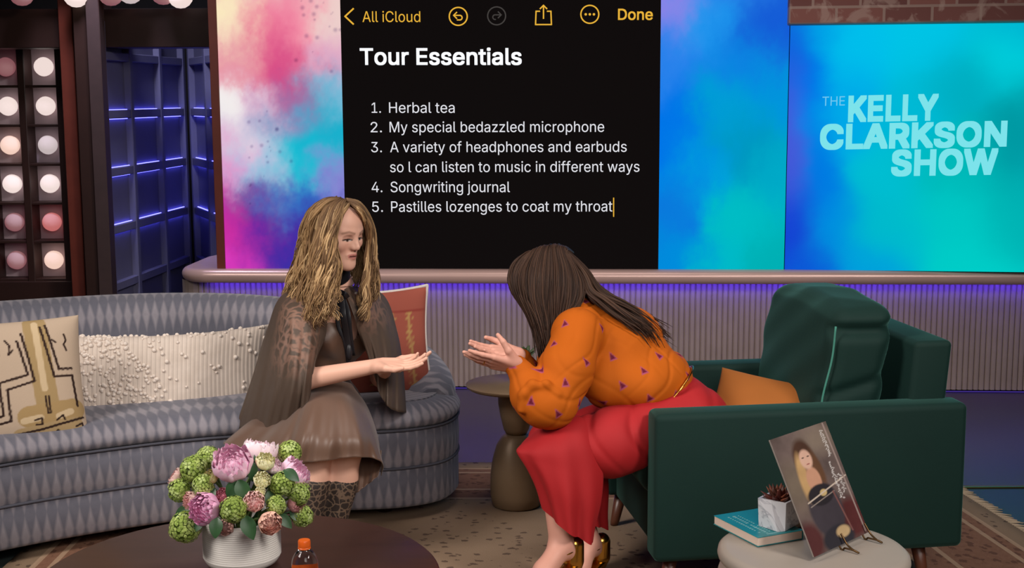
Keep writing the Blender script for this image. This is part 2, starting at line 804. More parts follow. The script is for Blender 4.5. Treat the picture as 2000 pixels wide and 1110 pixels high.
# ---- brick lintel above the right screen
AB = math.radians(8.5)
B_T = np.array([math.cos(AB), -math.sin(AB), 0])
B_N = np.array([-math.sin(AB), -math.cos(AB), 0])
b0 = onplane(1541, 47, wp(0, 0.22, 0), W_N)
m = NT('old_brick')
tc = m.n('ShaderNodeTexCoord')
br = m.n('ShaderNodeTexBrick')
mp = m.n('ShaderNodeMapping')
mp.inputs['Rotation'].default_value = (PI / 2, 0, 0)
m.l(tc.outputs['Object'], mp.inputs[0])
m.l(mp.outputs[0], br.inputs['Vector'])
br.inputs['Scale'].default_value = 1.0
br.inputs['Brick Width'].default_value = 0.235
br.inputs['Row Height'].default_value = 0.082
br.inputs['Mortar Size'].default_value = 0.007
br.inputs['Color1'].default_value = (*lin(150, 96, 88), 1)
br.inputs['Color2'].default_value = (*lin(120, 74, 70), 1)
br.inputs['Mortar'].default_value = (*lin(168, 138, 128), 1)
w = m.noise(9, 5, vec=tc.outputs['Object'], dist=1.0).outputs[0]
wf = m.ramp(w, [(0.52, (0, 0, 0)), (0.62, (1, 1, 1))])
m.base(m.mix(m.math('MULTIPLY', wf, 0.5), br.outputs['Color'], lin(200, 170, 158))).set(Roughness=0.85)
m.bump(br.outputs['Fac'], -0.5, 0.006)
V, F = rbox((2.2, 0.24, 0.62), 0.006, 1)
V = V + np.array([1.1, 0.12, 0.31])
lint = mk('trim_3', V, F, m.m, kind='structure', smooth=False)
lint.data.transform(Matrix.Translation(Vector(lint.location)))
lint.location = b0
lint.rotation_euler = (0, 0, -AB)


# ================================================================== screens
def blend_art(PX, blobs, seed, warp=40, cells=(7, 5)):
    rng = np.random.default_rng(seed)
    sh = PX.shape[:2]
    dx = fbm(sh, cells, rng, 6, 0.6) * warp * 2
    dy = fbm(sh, cells, rng, 6, 0.6) * warp * 2
    num = np.zeros(sh + (3,))
    den = np.zeros(sh)
    for (x, y, rx, ry, wgt, c) in blobs:
        q = ((PX[..., 0] + dx - x) / rx) ** 2 + ((PX[..., 1] + dy - y) / ry) ** 2
        w = wgt * np.exp(-q) + 1e-5 * wgt
        num += w[..., None] * lin_arr(c)
        den += w
    return num / den[..., None]


def art_panel(name, parent, org, T, s0, s1, z0, z1, nu, nv, blobs, seed, mat, warp=40, cells=(7, 5), fine=None, label=None):
    s = np.linspace(s0, s1, nu)
    z = np.linspace(z0, z1, nv)
    Sg, Zg = np.meshgrid(s, z)
    P = org + Sg[..., None] * T + Zg[..., None] * np.array([0, 0, 1.0])
    Q = (P - CP) @ RC
    PX = np.stack([1000 + FPX * Q[..., 0] / -Q[..., 2], 555 - FPX * Q[..., 1] / -Q[..., 2]], -1)
    C = blend_art(PX, blobs, seed, warp, cells)
    if fine is not None:
        C = fine(PX, C)
    return mk(name, P.reshape(-1, 3), gridf(nu, nv), mat, parent, col=np.clip(C.reshape(-1, 3), 0, 1), label=label)


screen_mat = colattr_mat('lit_screen', 0.9, emission=1.0, spec=0.0)
note_mat = NT('black_screen')
note_mat.base((0.002, 0.002, 0.002)).set(Roughness=0.9)
note_mat.b.inputs['Specular IOR Level'].default_value = 0.0
note_mat.b.inputs['Emission Color'].default_value = (*lin(14, 10, 10), 1)
note_mat.b.inputs['Emission Strength'].default_value = 1.0
note_mat = note_mat.m
OFF = 0.055
so = lambda u, v: onplane(u, v, wp(0, OFF, 0), W_N)
sv = lambda p: (np.asarray(p) - W_O) @ W_T
ZB, ZT = 0.676, 2.62
xl, xr = sv(so(441, 524)), sv(so(1531, 524))
n0, n1 = sv(so(671, 300)), sv(so(1288, 300))
vw = thing('video_wall', 'tall video wall showing a black notes list between two bright paint-cloud panels', 'screen', wp((xl + xr) / 2, OFF, ZB))
W0 = wp(0, OFF, 0)
left_blobs = [
    (440, 20, 45, 60, 1, (252, 236, 190)), (470, 70, 40, 60, .9, (250, 240, 205)), (545, 20, 50, 50, 1, (240, 130, 160)),
    (510, 70, 45, 50, 1.2, (232, 92, 140)), (560, 130, 55, 50, 1.4, (214, 70, 130)), (600, 60, 50, 60, 1, (246, 150, 170)),
    (655, 30, 30, 60, 1.1, (236, 214, 206)), (650, 110, 35, 50, 1, (222, 170, 200)), (465, 130, 45, 35, 1.3, (226, 112, 150)),
    (450, 210, 30, 50, 1.3, (244, 240, 238)), (500, 215, 40, 40, .9, (226, 190, 214)), (570, 200, 50, 35, 1.2, (160, 96, 156)),
    (480, 270, 50, 40, 1.2, (214, 204, 224)), (560, 250, 60, 30, 1, (100, 140, 190)), (640, 190, 40, 40, 1, (120, 190, 220)),
    (630, 260, 50, 60, 1.4, (10, 176, 204)), (580, 320, 55, 50, 1.5, (6, 190, 212)), (520, 330, 40, 50, 1.1, (170, 196, 224)),
    (445, 320, 30, 50, 1.2, (232, 150, 200)), (475, 350, 30, 40, .9, (214, 166, 214)), (655, 360, 35, 40, 1.1, (140, 130, 210)),
    (500, 400, 50, 35, 1.4, (110, 40, 140)), (450, 430, 40, 50, 1.3, (206, 46, 160)), (540, 390, 40, 30, .9, (60, 120, 200)),
    (590, 400, 50, 30, 1.1, (40, 110, 200)), (560, 460, 60, 50, 1.3, (70, 40, 160)), (620, 470, 60, 60, 1.2, (50, 50, 165)),
    (490, 470, 40, 50, 1, (140, 40, 160)), (455, 520, 40, 40, 1.3, (224, 60, 190)), (520, 520, 50, 30, 1, (120, 50, 170)), (600, -60, 200, 60, .8, (240, 190, 190))]
rngS = np.random.default_rng(5)


def speckle(PX, C):
    for _ in range(46):
        x, y = (rngS.normal(628, 34), rngS.normal(30, 45)) if rngS.random() < .6 else (rngS.normal(520, 25), rngS.uniform(210, 400))
        r = rngS.uniform(1.5, 5)
        d = np.hypot(PX[..., 0] - x, PX[..., 1] - y)
        w = np.clip(1.3 - d / r, 0, 1)[..., None] * 0.55
        C = C * (1 - w) + w * C * np.array([.35, .3, .5])
    return C


art_panel('display_panel', vw, W0, W_T, xl, n0, ZB, ZT, 130, 330, left_blobs, 3, screen_mat, 60, (9, 4), speckle,
          label='panel of pink, cyan and purple powder clouds')
right_blobs = [
    (1300, 5, 40, 60, 1.2, (150, 130, 230)), (1310, 110, 45, 60, 1.2, (40, 130, 236)), (1380, 40, 60, 60, 1, (30, 150, 238)),
    (1500, 30, 60, 60, 1.2, (20, 90, 214)), (1440, 110, 60, 60, 1, (10, 130, 225)), (1500, 190, 50, 60, 1, (0, 150, 220)),
    (1320, 250, 50, 80, 1.2, (0, 116, 232)), (1400, 210, 50, 50, 1, (0, 160, 214)), (1440, 290, 60, 60, 1.1, (0, 150, 190)),
    (1370, 330, 50, 60, 1, (0, 160, 225)), (1500, 330, 40, 70, 1, (0, 170, 200)), (1450, 420, 60, 60, 1.2, (0, 190, 196)),
    (1320, 400, 40, 60, 1, (10, 120, 220)), (1330, 500, 50, 50, 1, (0, 140, 220)), (1420, 500, 50, 40, 1, (0, 186, 200)), (1510, 490, 50, 60, 1.1, (0, 176, 180)), (1420, -80, 200, 60, .8, (40, 130, 230))]
art_panel('display_panel', vw, W0, W_T, n1, xr, ZB, ZT, 110, 280, right_blobs, 8, screen_mat, 50, (8, 4),
          label='panel of blue and turquoise powder clouds')
V = np.array([W0 + W_T * a + np.array([0, 0, z]) for z in (ZB, ZT) for a in (n0, n1)])
mk('note_panel', V, [[0, 1, 3, 2]], note_mat, vw, smooth=False, label='black panel with a numbered list')
fm = MB()
cx = (xl + xr) / 2
for (a0, a1, z0, z1, o0, o1) in ((xl - 0.045, xl, ZB, ZT, -0.4, OFF + 0.012), (xl, xr, ZB, ZT, -0.4, OFF - 0.004)):
    V, F = rbox((a1 - a0, o1 - o0, z1 - z0), 0.002, 1)
    V = V @ Rw.T + wp((a0 + a1) / 2, (o0 + o1) / 2, (z0 + z1) / 2)
    fm.add(V, F)
fm.build('casing', redwood, vw, smooth=False, label='dark red-brown casing around the display')

# ---- lettering
def text_geo(body, bold=0.0, res=3, spacing=1.0):
    c = bpy.data.curves.new('lettering', 'FONT')
    c.body = body
    c.size = 1.0
    c.resolution_u = res
    c.space_character = spacing
    try:
        import os
        c.font = bpy.data.fonts.load(os.path.join(bpy.utils.system_resource('DATAFILES'), 'fonts', 'Inter.woff2'), check_existing=True)
    except Exception:
        pass
    c.fill_mode = 'NONE'
    ob = bpy.data.objects.new('lettering', c)
    COL.objects.link(ob)
    dg = bpy.context.evaluated_depsgraph_get()
    me = bpy.data.meshes.new_from_object(ob.evaluated_get(dg))
    P = [Vector(v.co) for v in me.vertices]
    nb_ = {}
    for e in me.edges:
        i, j = e.vertices
        nb_.setdefault(i, []).append(j)
        nb_.setdefault(j, []).append(i)
    seen, loops_ = set(), []
    for i in sorted(nb_):
        if i in seen:
            continue
        lp_, cur, prv = [i], nb_[i][0], i
        seen.add(i)
        if i + 1 in nb_[i]:
            cur = i + 1
        while cur != i and cur not in seen:
            lp_.append(cur)
            seen.add(cur)
            nx = [q for q in nb_[cur] if q != prv]
            prv, cur = cur, (nx[0] if nx else i)
        loops_.append([P[q] for q in lp_])
    # non-zero winding fill (letters may be drawn as overlapping or self-crossing outlines)
    from mathutils.geometry import delaunay_2d_cdt
    pts, edg, sg0, sg1 = [], [], [], []
    for L in loops_:
        n0_, n_ = len(pts), len(L)
        pts += [Vector((q.x, q.y)) for q in L]
        edg += [(n0_ + k, n0_ + (k + 1) % n_) for k in range(n_)]
        sg0 += [(q.x, q.y) for q in L]
        sg1 += [(L[(k + 1) % n_].x, L[(k + 1) % n_].y) for k in range(n_)]
    r_ = delaunay_2d_cdt(pts, edg, [], 0, 1e-6)
    Q = np.array([q[:] for q in r_[0]])
    tri = np.array([list(t) for t in r_[2]])
    A0, A1 = np.array(sg0), np.array(sg1)
    cen = Q[tri].mean(1)
    up_ = (A0[None, :, 1] <= cen[:, 1:2]) & (A1[None, :, 1] > cen[:, 1:2])
    dn_ = (A0[None, :, 1] > cen[:, 1:2]) & (A1[None, :, 1] <= cen[:, 1:2])
    left = (A1[None, :, 0] - A0[None, :, 0]) * (cen[:, 1:2] - A0[None, :, 1]) - (cen[:, 0:1] - A0[None, :, 0]) * (A1[None, :, 1] - A0[None, :, 1])
    wn = (up_ & (left > 0)).sum(1) - (dn_ & (left < 0)).sum(1)
    F = [list(map(int, t)) for t in tri[wn != 0]]
    V = [(q[0], q[1], 0.0) for q in Q]
    V = np.array(V)
    if bold > 0:      # heavier weight: the outline swept round a small circle
        n, V0, F0 = len(V), V, F
        V, F = [], []
        for k, (kx, ky) in enumerate([(x_, y_) for x_ in (-1, -.5, 0, .5, 1) for y_ in (-1, -.5, 0, .5, 1)]):
            V.append(V0 + bold * np.array([kx, ky, 0]))
            F += [[i + n * k for i in f] for f in F0]
        V = np.concatenate(V)
    bpy.data.objects.remove(ob)
    bpy.data.curves.remove(c)
    bpy.data.meshes.remove(me)
    return V, F


def put_text(name, body, mat, parent, u0, u1, vb, vt, org, T, N, cap=None, bold=0.0, vb1=None, spacing=1.0, label=None):
    """lettering from left edge u0 to right edge u1, baseline vb, cap top vt (photo pixels of the lettering on that plane)"""
    V, F = text_geo(body, bold, spacing=spacing)
    H, _ = text_geo(cap or 'H', bold)
    ch = H[:, 1].max()
    o2 = org + N * 0.004
    a = onplane(u0, vb, o2, N)
    b = onplane(u1, vb if vb1 is None else vb1, o2, N)
    t = onplane(u0, vt, o2, N)
    x = (V[:, 0] - V[:, 0].min()) / (V[:, 0].max() - V[:, 0].min())
    y = V[:, 1] / ch
    W = a + x[:, None] * (b - a) + y[:, None] * (np.array([0, 0, 1.0]) * (t - a)[2])
    return mk(name, W, F, mat, parent, smooth=False, label=label)


white_e = emit('white_lettering', (226, 226, 232), 1.0)
bwhite_e = emit('bright_lettering', (248, 250, 255), 1.05)
yellow_e = emit('yellow_lettering', (232, 178, 58), 1.0)
grey_e = emit('dim_grey_icon', (66, 62, 60), 1.0)
TX = lambda b, m_, u0, u1, vb, vt, **k: put_text('text_line', b, m_, vw, u0, u1, vb, vt, W0, W_T, W_N, **k)
TX('All iCloud', yellow_e, 708, 821, 43, 22, label='yellow menu text')
TX('Done', yellow_e, 1207, 1275, 38.5, 17, bold=0.012, label='yellow bold menu text')
TX('Tour Essentials', bwhite_e, 703, 1019, 126, 94, bold=0.016, label='large white heading')
for n_, body, u0, u1, vb in (('1.', 'Herbal tea', 760, 888, 220.5), ('2.', 'My special bedazzled microphone', 761, 1180, 258.5),
                             ('3.', 'A variety of headphones and earbuds', 762, 1224, 297.5), (None, 'so l can listen to music in different ways', 762, 1249, 336.5),
                             ('4.', 'Songwriting journal', 763, 996, 375.5), ('5.', 'Pastilles lozenges to coat my throat', 764, 1196, 414)):
    dv = 0.0 if u1 < 1000 else -0.8
    TX(body, white_e, u0, u1, vb, vb - 20.5, vb1=vb + dv)
    if n_:
        uu = {'1.': (726, 744), '2.': (724, 746), '3.': (725, 746), '4.': (726, 747), '5.': (727, 748)}[n_]
        TX(n_, white_e, uu[0], uu[1], vb, vb - 20)


def stroke(name, pts, wpx, mat, closed=False, parent=None, label=None):
    """a drawn line on the note panel, width in photo pixels"""
    P = [np.array(p, float) for p in pts]
    if closed:
        P = P + [P[0]]
    mb = MB()
    o2 = W0 + W_N * 0.004
    for a, b in zip(P[:-1], P[1:]):
        d = (b - a) / (np.linalg.norm(b - a) + 1e-9)
        nrm = np.array([-d[1], d[0]]) * wpx / 2
        e = d * wpx * 0.35
        q = [a - e - nrm, b + e - nrm, b + e + nrm, a - e + nrm]
        mb.add([onplane(x, y, o2, W_N) for x, y in q], [[0, 1, 2, 3]])
    return mb


def circ(cx, cy, r, n=40, a0=0, a1=360):
    return [(cx + r * math.cos(math.radians(a0 + (a1 - a0) * i / n)), cy + r * math.sin(math.radians(a0 + (a1 - a0) * i / n))) for i in range(n + 1)]


def icon(mat, lines, label):
    mb = MB()
    for pts, w_ in lines:
        q = stroke('x', pts, w_, mat)
        mb.add(np.concatenate(q.V), q.F)
    mb.build('screen_icon', mat, vw, smooth=False, label=label)


icon(yellow_e, [([(690, 17), (674, 32), (690, 47)], 3.2)], 'yellow back arrow')
icon(yellow_e, [(circ(895, 32, 17.5), 2.6), ([(892, 24), (886, 30), (892, 36)], 2.4), ([(887, 30), (898, 30)], 2.4), (circ(898, 34.5, 4.5, 14, -90, 100), 2.4), ([(898, 39), (893, 39)], 2.4)], 'yellow undo icon in a circle')
icon(grey_e, [(circ(970, 31, 17.5), 2.4), ([(973, 23), (979, 29), (973, 35)], 2.2), ([(978, 29), (967, 29)], 2.2), (circ(967, 33.5, 4.5, 14, 80, 270), 2.2)], 'dim grey redo icon in a circle')
icon(yellow_e, [([(1054, 22), (1047, 22), (1046, 48), (1077, 48), (1076, 22), (1069, 22)], 2.6), ([(1061.5, 36), (1061.5, 11)], 2.6), ([(1055, 17), (1061.5, 10.5), (1068, 17)], 2.6)], 'yellow share icon')
icon(yellow_e, [(circ(1152, 28, 17.5), 2.6), (circ(1144, 28, 1.2, 8), 2.4), (circ(1152, 28, 1.2, 8), 2.4), (circ(1160, 28, 1.2, 8), 2.4)], 'yellow three-dot icon in a circle')
icon(yellow_e, [([(1198.5, 387), (1198.5, 423)], 2.2)], 'yellow text cursor')

# ---- right screen, turned a little towards the sofa
AR = math.radians(7.5)
R_T = np.array([math.cos(AR), -math.sin(AR), 0])
R_N = np.array([-math.sin(AR), -math.cos(AR), 0])
R0 = wp(xr + 0.004, OFF, 0)
sc2 = thing('wall_screen', 'blue and turquoise screen with pale show logo lettering, under the brick lintel', 'screen', R0 + R_T * 0.8 + np.array([0, 0, ZB]))
r_blobs = [
    (1550, 250, 25, 90, 1.3, (74, 84, 214)), (1555, 100, 30, 70, 1.2, (10, 96, 220)), (1580, 180, 35, 80, 1.1, (0, 110, 232)), (1600, 60, 40, 40, 1, (0, 160, 230)),
    (1680, 90, 60, 60, 1.2, (0, 190, 236)), (1790, 90, 70, 60, 1.2, (0, 196, 230)), (1660, 220, 60, 70, 1.1, (0, 170, 232)), (1780, 220, 60, 60, 1, (0, 186, 214)),
    (1870, 170, 60, 60, 1.1, (0, 172, 190)), (1960, 120, 60, 60, 1.2, (0, 206, 220)), (1970, 60, 60, 40, 1, (0, 180, 210)), (1985, 270, 50, 80, 1.1, (0, 150, 160)),
    (1860, 320, 70, 60, 1, (0, 184, 184)), (1740, 340, 60, 60, 1, (0, 190, 210)), (1600, 340, 40, 70, 1.2, (0, 120, 226)), (1560, 440, 30, 70, 1.2, (20, 60, 210)),
    (1630, 440, 50, 60, 1.1, (0, 140, 224)), (1740, 450, 70, 60, 1.2, (0, 186, 204)), (1870, 440, 70, 60, 1.2, (0, 200, 196)), (1980, 420, 60, 70, 1.1, (0, 180, 180)),
    (1900, 520, 80, 40, 1, (0, 206, 200)), (1700, 520, 60, 40, 1, (0, 160, 220)), (1590, 520, 40, 40, 1, (10, 90, 215)), (2120, 250, 100, 200, 1, (0, 170, 180))]
art_panel('display_panel', sc2, R0, R_T, 0.0, 1.9, ZB, 2.62, 150, 170, r_blobs, 21, screen_mat, 30, (5, 4))
V, F = rbox((1.9, 0.1, 2.62 - ZB), 0.002, 1)
V = V @ np.column_stack([R_T, -R_N, [0, 0, 1]]).T + R0 + R_T * 0.95 - R_N * 0.055 + np.array([0, 0, (ZB + 2.62) / 2])
mk('casing', V, F, dark, sc2, smooth=False, label='black casing behind the screen')
logo_l = emit('pale_logo', (124, 226, 234), 1.0)
logo_b = emit('pale_logo_small', (110, 200, 238), 1.0)
LX = lambda b, m_, u0, u1, vb, vt, vb1, **k: put_text('logo_lettering', b, m_, sc2, u0, u1, vb, vt, R0, R_T, R_N, vb1=vb1, **k)
LX('THE', logo_b, 1606, 1650, 207, 189, 206, bold=0.0)
LX('KELLY', logo_l, 1656, 1832, 236, 187, 232.5, bold=0.034, spacing=1.04)
LX('CLARKSON', logo_l, 1601, 1966, 290, 243, 283.5, bold=0.034, spacing=1.04)
LX('SHOW', logo_l, 1740, 1948, 341.5, 293, 338.5, bold=0.034, spacing=1.04)

# ================================================================== left background: bulb shelf, doorway
d8 = 8.1
ppm = FPX / d8
su = thing('bulb_shelf', 'dark wooden cubby shelf holding rows of glowing globe bulbs, left edge of the set', 'shelf', (at(20, 320, d8)[0], at(20, 320, d8)[1] + 0.1, 0))
c0 = at(88, 322, d8)
px = 74 / ppm
pz = 75.8 / ppm
y0 = c0[1]
cols = [c0[0] - px * k for k in range(3)]
rows = [c0[2] + pz * (2.5 - k) for k in range(6)]
fr = MB()
xL, xR = cols[-1] - px / 2, cols[0] + px / 2
zt_, zb_ = rows[0] + pz / 2, rows[-1] - pz / 2
for k in range(4):
    xx = cols[0] + px / 2 - px * k
    fr.box((xx, y0 + 0.06, (zt_ + zb_) / 2), (0.045, 0.14, zt_ - zb_ + 0.03), bev=0.004)
for k in range(7):
    fr.box(((xL + xR) / 2, y0 + 0.065, zt_ - pz * k), (xR - xL, 0.13, 0.016), bev=0.003)
fr.box(((xL + xR) / 2, y0 + 0.1, zb_ / 2), (xR - xL + 0.06, 0.26, zb_ - 0.01), bev=0.004)
fr.box(((xL + xR) / 2, y0 + 0.1, zt_ + 0.1), (xR - xL + 0.06, 0.26, 0.2), bev=0.004)
fr.build('shelf_frame', dkwood, su, smooth=False)
V, F = rbox((xR - xL, 0.02, zt_ - zb_), 0.002, 1)
mk('back_panel', V + np.array([(xL + xR) / 2, y0 + 0.145, (zt_ + zb_) / 2]), F, plain('cubby_back', (206, 184, 192), 0.6, 0.1), su, smooth=False)
bulbcols = {'w': emit('bulb_white', (244, 224, 218), .92), 'p': emit('bulb_peach', (246, 208, 190), .92), 'g': emit('bulb_soft', (216, 200, 200), .75),
            'r': emit('bulb_pink', (206, 112, 110), .8), 'd': emit('bulb_dim', (150, 92, 98), .7)}
for bm_ in bulbcols.values():
    # a lit frosted globe: even glow over a dull pinkish base colour
    t = bm_.node_tree
    t.nodes['Principled BSDF'].inputs['Base Color'].default_value = (0.5, 0.4, 0.38, 1)
lay = ['wwgwrp', 'dwpwdd', 'wwpwrp']
hb = MB()
bV, bF = lathe([(0.0001, -0.058), (0.02, -0.055), (0.038, -0.044), (0.052, -0.025), (0.058, 0.0), (0.054, 0.022), (0.042, 0.042), (0.025, 0.056), (0.016, 0.066), (0.0155, 0.085), (0.0001, 0.086)], 24)
bV = bV[:, [0, 2, 1]]
bF = [f[::-1] for f in bF]
src = {}
for ci in range(3):
    for ri in range(6):
        k = lay[ci][ri]
        p = np.array([cols[ci] + 0.004, y0 + 0.055, rows[ri]])
        if k not in src:
            src[k] = mk('globe_bulb', bV + p, bF, bulbcols[k], su)
        else:
            dup(src[k], Vector(p) - Vector(src[k]['o']) + src[k].location, su)
            continue
        src[k]['o'] = tuple(p)
for b in src.values():
    del b['o']
for ob in list(COL.objects):
    if 'o' in ob.keys():
        del ob['o']

# header beam and posts
zH = lambda v, d: at(100, v, d)[2]
hb0, hb1 = zH(93, 7.7), zH(17, 7.7)
struct_box('trim_4', (-4.6, at(0, 0, 7.7)[1], hb0), (at(428, 60, 7.9)[0], at(0, 0, 7.7)[1] + 0.25, hb1), dkwood)
lb = thing('light_bar', 'row of warm globe bulbs under a dark beam, top left corner', 'lamp', (at(190, -20, 7.5)[0], at(190, -20, 7.5)[1], zH(-30, 7.5)))
first = None
for u, k, dv in ((42, 'd', 0), (148, 'w', 3), (216, 'd', 0), (254, 'g', -4), (318, 'd', -2), (352, 'w', 5)):
    p = at(u, -14 + dv, 7.5)
    V2 = bV[:, [0, 2, 1]] * np.array([1.25, 1.25, 1.25])
    mk('globe_bulb', V2 + p, [f[::-1] for f in bF], bulbcols[k], lb)
V, F = rbox((1.6, 0.1, 0.08), 0.006, 1)
mk('bar', V + at(190, -14, 7.5) + np.array([0, 0, 0.15]), F, dkwood, lb, smooth=False)


def post(name, u0, u1, d, mat, zt=2.3, depth=0.2):
    a, b = at(u0, 400, d), at(u1, 400, d)
    return struct_box(name, (a[0], a[1], 0), (b[0], a[1] + depth, zt), mat)


post('trim_5', 132, 158, 7.8, redwood)
post('trim_6', 160, 186, 7.7, dkwood, 2.2, 0.5)
post('trim_7', 185, 211, 7.66, plain('brown_jamb', (64, 46, 42), 0.55, 0.3, 12), 2.2, 0.1)


def folding_door(name, A, B, us, ztop=2.05):
    """panelled door leaf from ground point A to B; us: fractions where stiles stand"""
    A, B = np.array([*A[:2], 0.0]), np.array([*B[:2], 0.0])
    T = (B - A)
    L = np.linalg.norm(T)
    T /= L
    N = np.array([T[1], -T[0], 0])
    if N @ (CP - A) < 0:
        N = -N
    Rm = np.column_stack([T, -N, [0, 0, 1]])
    root = bpy.data.objects.new(name, None)
    COL.objects.link(root)
    root.location = (A + B) / 2
    root['kind'] = 'structure'
    mb = MB()
    mb.box(Rm @ np.array([L / 2, 0.03, ztop / 2]) + A, (L, 0.03, ztop), Rm)
    mb.build('door_panel', bluewall, root, smooth=False)
    mb = MB()
    for f in us:
        mb.box(Rm @ np.array([L * f, 0, ztop / 2]) + A, (0.05, 0.05, ztop), Rm, 0.004, 1)
    zr = [0.34, 0.70, 1.04, 1.38, 1.72]
    zr = [0.15, 0.49, 0.83, 1.17, 1.51, 1.85]
    for z in zr:
        mb.box(Rm @ np.array([L / 2, 0.002, z]) + A, (L, 0.045, 0.05), Rm, 0.004, 1)
    mb.build('door_frame', bluewall, root, smooth=False)
    led = MB()
    for z in zr[2:5]:
        for sg in (-1, 1):
            for f0, f1 in zip(us[:-1], us[1:]):
                led.box(Rm @ np.array([L * (f0 + f1) / 2, 0.004, z + sg * 0.0275]) + A, (L * (f1 - f0) - 0.07, 0.008, 0.004), Rm)
    led.build('led_strip', emit('blue_violet_led', (96, 96, 255), 6.0), root, smooth=False, label='blue-violet glowing strips')
    return root


folding_door('door_1', at(207, 400, 7.8), at(366, 400, 9.3), [0.02, 0.30, 0.66, 0.98])
folding_door('door_2', at(382, 400, 9.3), at(452, 400, 8.2), [0.03, 0.5, 0.97])
area('door_fill', (at(290, 200, 8)[0], 7.0, 3.2), at(290, 450, 8.6), 0.5, 20, (0.74, 0.74, 1.0), 100)  # unseen bluish fill, added to lift the door panels beyond their strips
# ================================================================== furniture
# ---- rug
m = NT('faded_rug')
a = m.attr('uvw')
sp = m.n('ShaderNodeSeparateXYZ')
m.l(a.outputs['Vector'], sp.inputs[0])
u_, v_ = sp.outputs[0], sp.outputs[1]           # metres from the left and from the far edge, z: distance to the nearest edge
w_ = sp.outputs[2]
n1 = m.noise(2.2, 5, vec=a.outputs['Vector']).outputs[0]
n2 = m.noise(46, 4, vec=a.outputs['Vector'], dist=0.6).outputs[0]
vor = m.n('ShaderNodeTexVoronoi')
vor.inputs['Scale'].default_value = 19.0
m.l(a.outputs['Vector'], vor.inputs['Vector'])
motif = m.math('MULTIPLY', m.math('LESS_THAN', m.math('ADD', vor.outputs['Distance'], m.math('MULTIPLY', n2, 0.75)), 0.62), m.math('GREATER_THAN', n1, 0.47))
field = m.mix(n1, lin(122, 100, 80), lin(150, 127, 105))
field = m.mix(m.math('MULTIPLY', motif, 0.75), field, lin(74, 58, 50))
band = m.math('MULTIPLY', m.math('LESS_THAN', w_, 0.52), m.math('GREATER_THAN', w_, 0.10))
bcol = m.mix(n2, lin(112, 78, 62), lin(140, 104, 84))
bcol = m.mix(m.math('MULTIPLY', m.math('LESS_THAN', m.math('ADD', vor.outputs['Distance'], m.math('MULTIPLY', n2, 0.75)), 0.70), 0.7), bcol, lin(88, 60, 50))
c = m.mix(band, field, bcol)
for d0 in (0.10, 0.16, 0.40, 0.52):
    ln = m.math('LESS_THAN', m.math('ABSOLUTE', m.math('SUBTRACT', w_, d0)), 0.010)
    c = m.mix(m.math('MULTIPLY', ln, 0.7), c, lin(176, 148, 122))
m.base(c).set(Roughness=0.95)
m.b.inputs['Specular IOR Level'].default_value = 0.1
m.bump(m.noise(260, 2, vec=a.outputs['Vector']).outputs[0], 0.5, 0.004)
rc4 = [(-1.75, 5.72), (1.745, 5.63), (2.35, 1.2), (-1.75, 1.2)]
nu, nv = 60, 60
V, U = [], []
for j in range(nv):
    for i in range(nu):
        s, t = i / (nu - 1), j / (nv - 1)
        A = np.array(rc4[0]) * (1 - s) + np.array(rc4[1]) * s
        B = np.array(rc4[3]) * (1 - s) + np.array(rc4[2]) * s
        p = A * (1 - t) + B * t
        V.append((p[0], p[1], 0.012))
        U.append((s * 3.6, t * 4.4, min(s * 3.6, (1 - s) * 3.6, t * 4.4, (1 - t) * 4.4)))
V = np.array(V)
edge = [i for i in range(nu)] + [j * nu + nu - 1 for j in range(1, nv)] + [(nv - 1) * nu + i for i in range(nu - 2, -1, -1)] + [j * nu for j in range(nv - 2, 0, -1)]
k = len(V)
low = V[edge].copy()
low[:, 2] = 0.001
ne = len(edge)
F = gridf(nu, nv) + [[edge[i], k + i, k + (i + 1) % ne, edge[(i + 1) % ne]] for i in range(ne)]
rug = mk('rug', np.vstack([V, low]), [f[::-1] for f in F], m.m, uv=np.vstack([np.array(U), np.array(U)[edge]]),
   label='large faded brown and tan patterned rug lying under the seats and tables', cat='rug')
# fringe along the right end
fg = MB()
rngF = np.random.default_rng(2)
for t in np.linspace(0.005, 0.9, 260):
    A = np.array(rc4[1]) * (1 - t) + np.array(rc4[2]) * t
    e = A + np.array([0.05 + 0.015 * rngF.random(), -0.012 + 0.03 * rngF.random()])
    V, F = tube([(A[0] - .004, A[1], .010), ((A[0] + e[0]) / 2, (A[1] + e[1]) / 2, .008), (e[0], e[1], .004)], [.004, .0035, .002], 5)
    fg.add(V, F)
fg.build('fringe', plain('fringe', (176, 156, 132), 0.95, 0.1), rug)

# ---- sofa
m = NT('sofa_fabric')
a = m.attr('uvw')
sp = m.n('ShaderNodeSeparateXYZ')
m.l(a.outputs['Vector'], sp.inputs[0])
DW, DH = 0.0375, 0.155
fx = m.math('ABSOLUTE', m.math('SUBTRACT', m.math('FRACT', m.math('DIVIDE', sp.outputs[0], DW)), 0.5))
fy = m.math('ABSOLUTE', m.math('SUBTRACT', m.math('FRACT', m.math('DIVIDE', sp.outputs[1], DH)), 0.5))
nn = m.noise(30, 4, vec=a.outputs['Vector']).outputs[0]
dd = m.math('ADD', m.math('ADD', fx, fy), m.math('MULTIPLY', m.math('SUBTRACT', nn, 0.5), 0.16))
dm = m.ramp(dd, [(0.28, (1, 1, 1)), (0.55, (0, 0, 0))])
wv = m.noise(400, 2, vec=a.outputs['Vector']).outputs[0]
lo = m.mix(nn, lin(92, 93, 104), lin(112, 110, 120))
hi = m.mix(nn, lin(128, 124, 132), lin(152, 146, 152))
m.base(m.mix(dm, lo, hi)).set(Roughness=0.9)
m.b.inputs['Specular IOR Level'].default_value = 0.2
m.b.inputs['Sheen Weight'].default_value = 0.15
m.bump(wv, 0.25, 0.003)
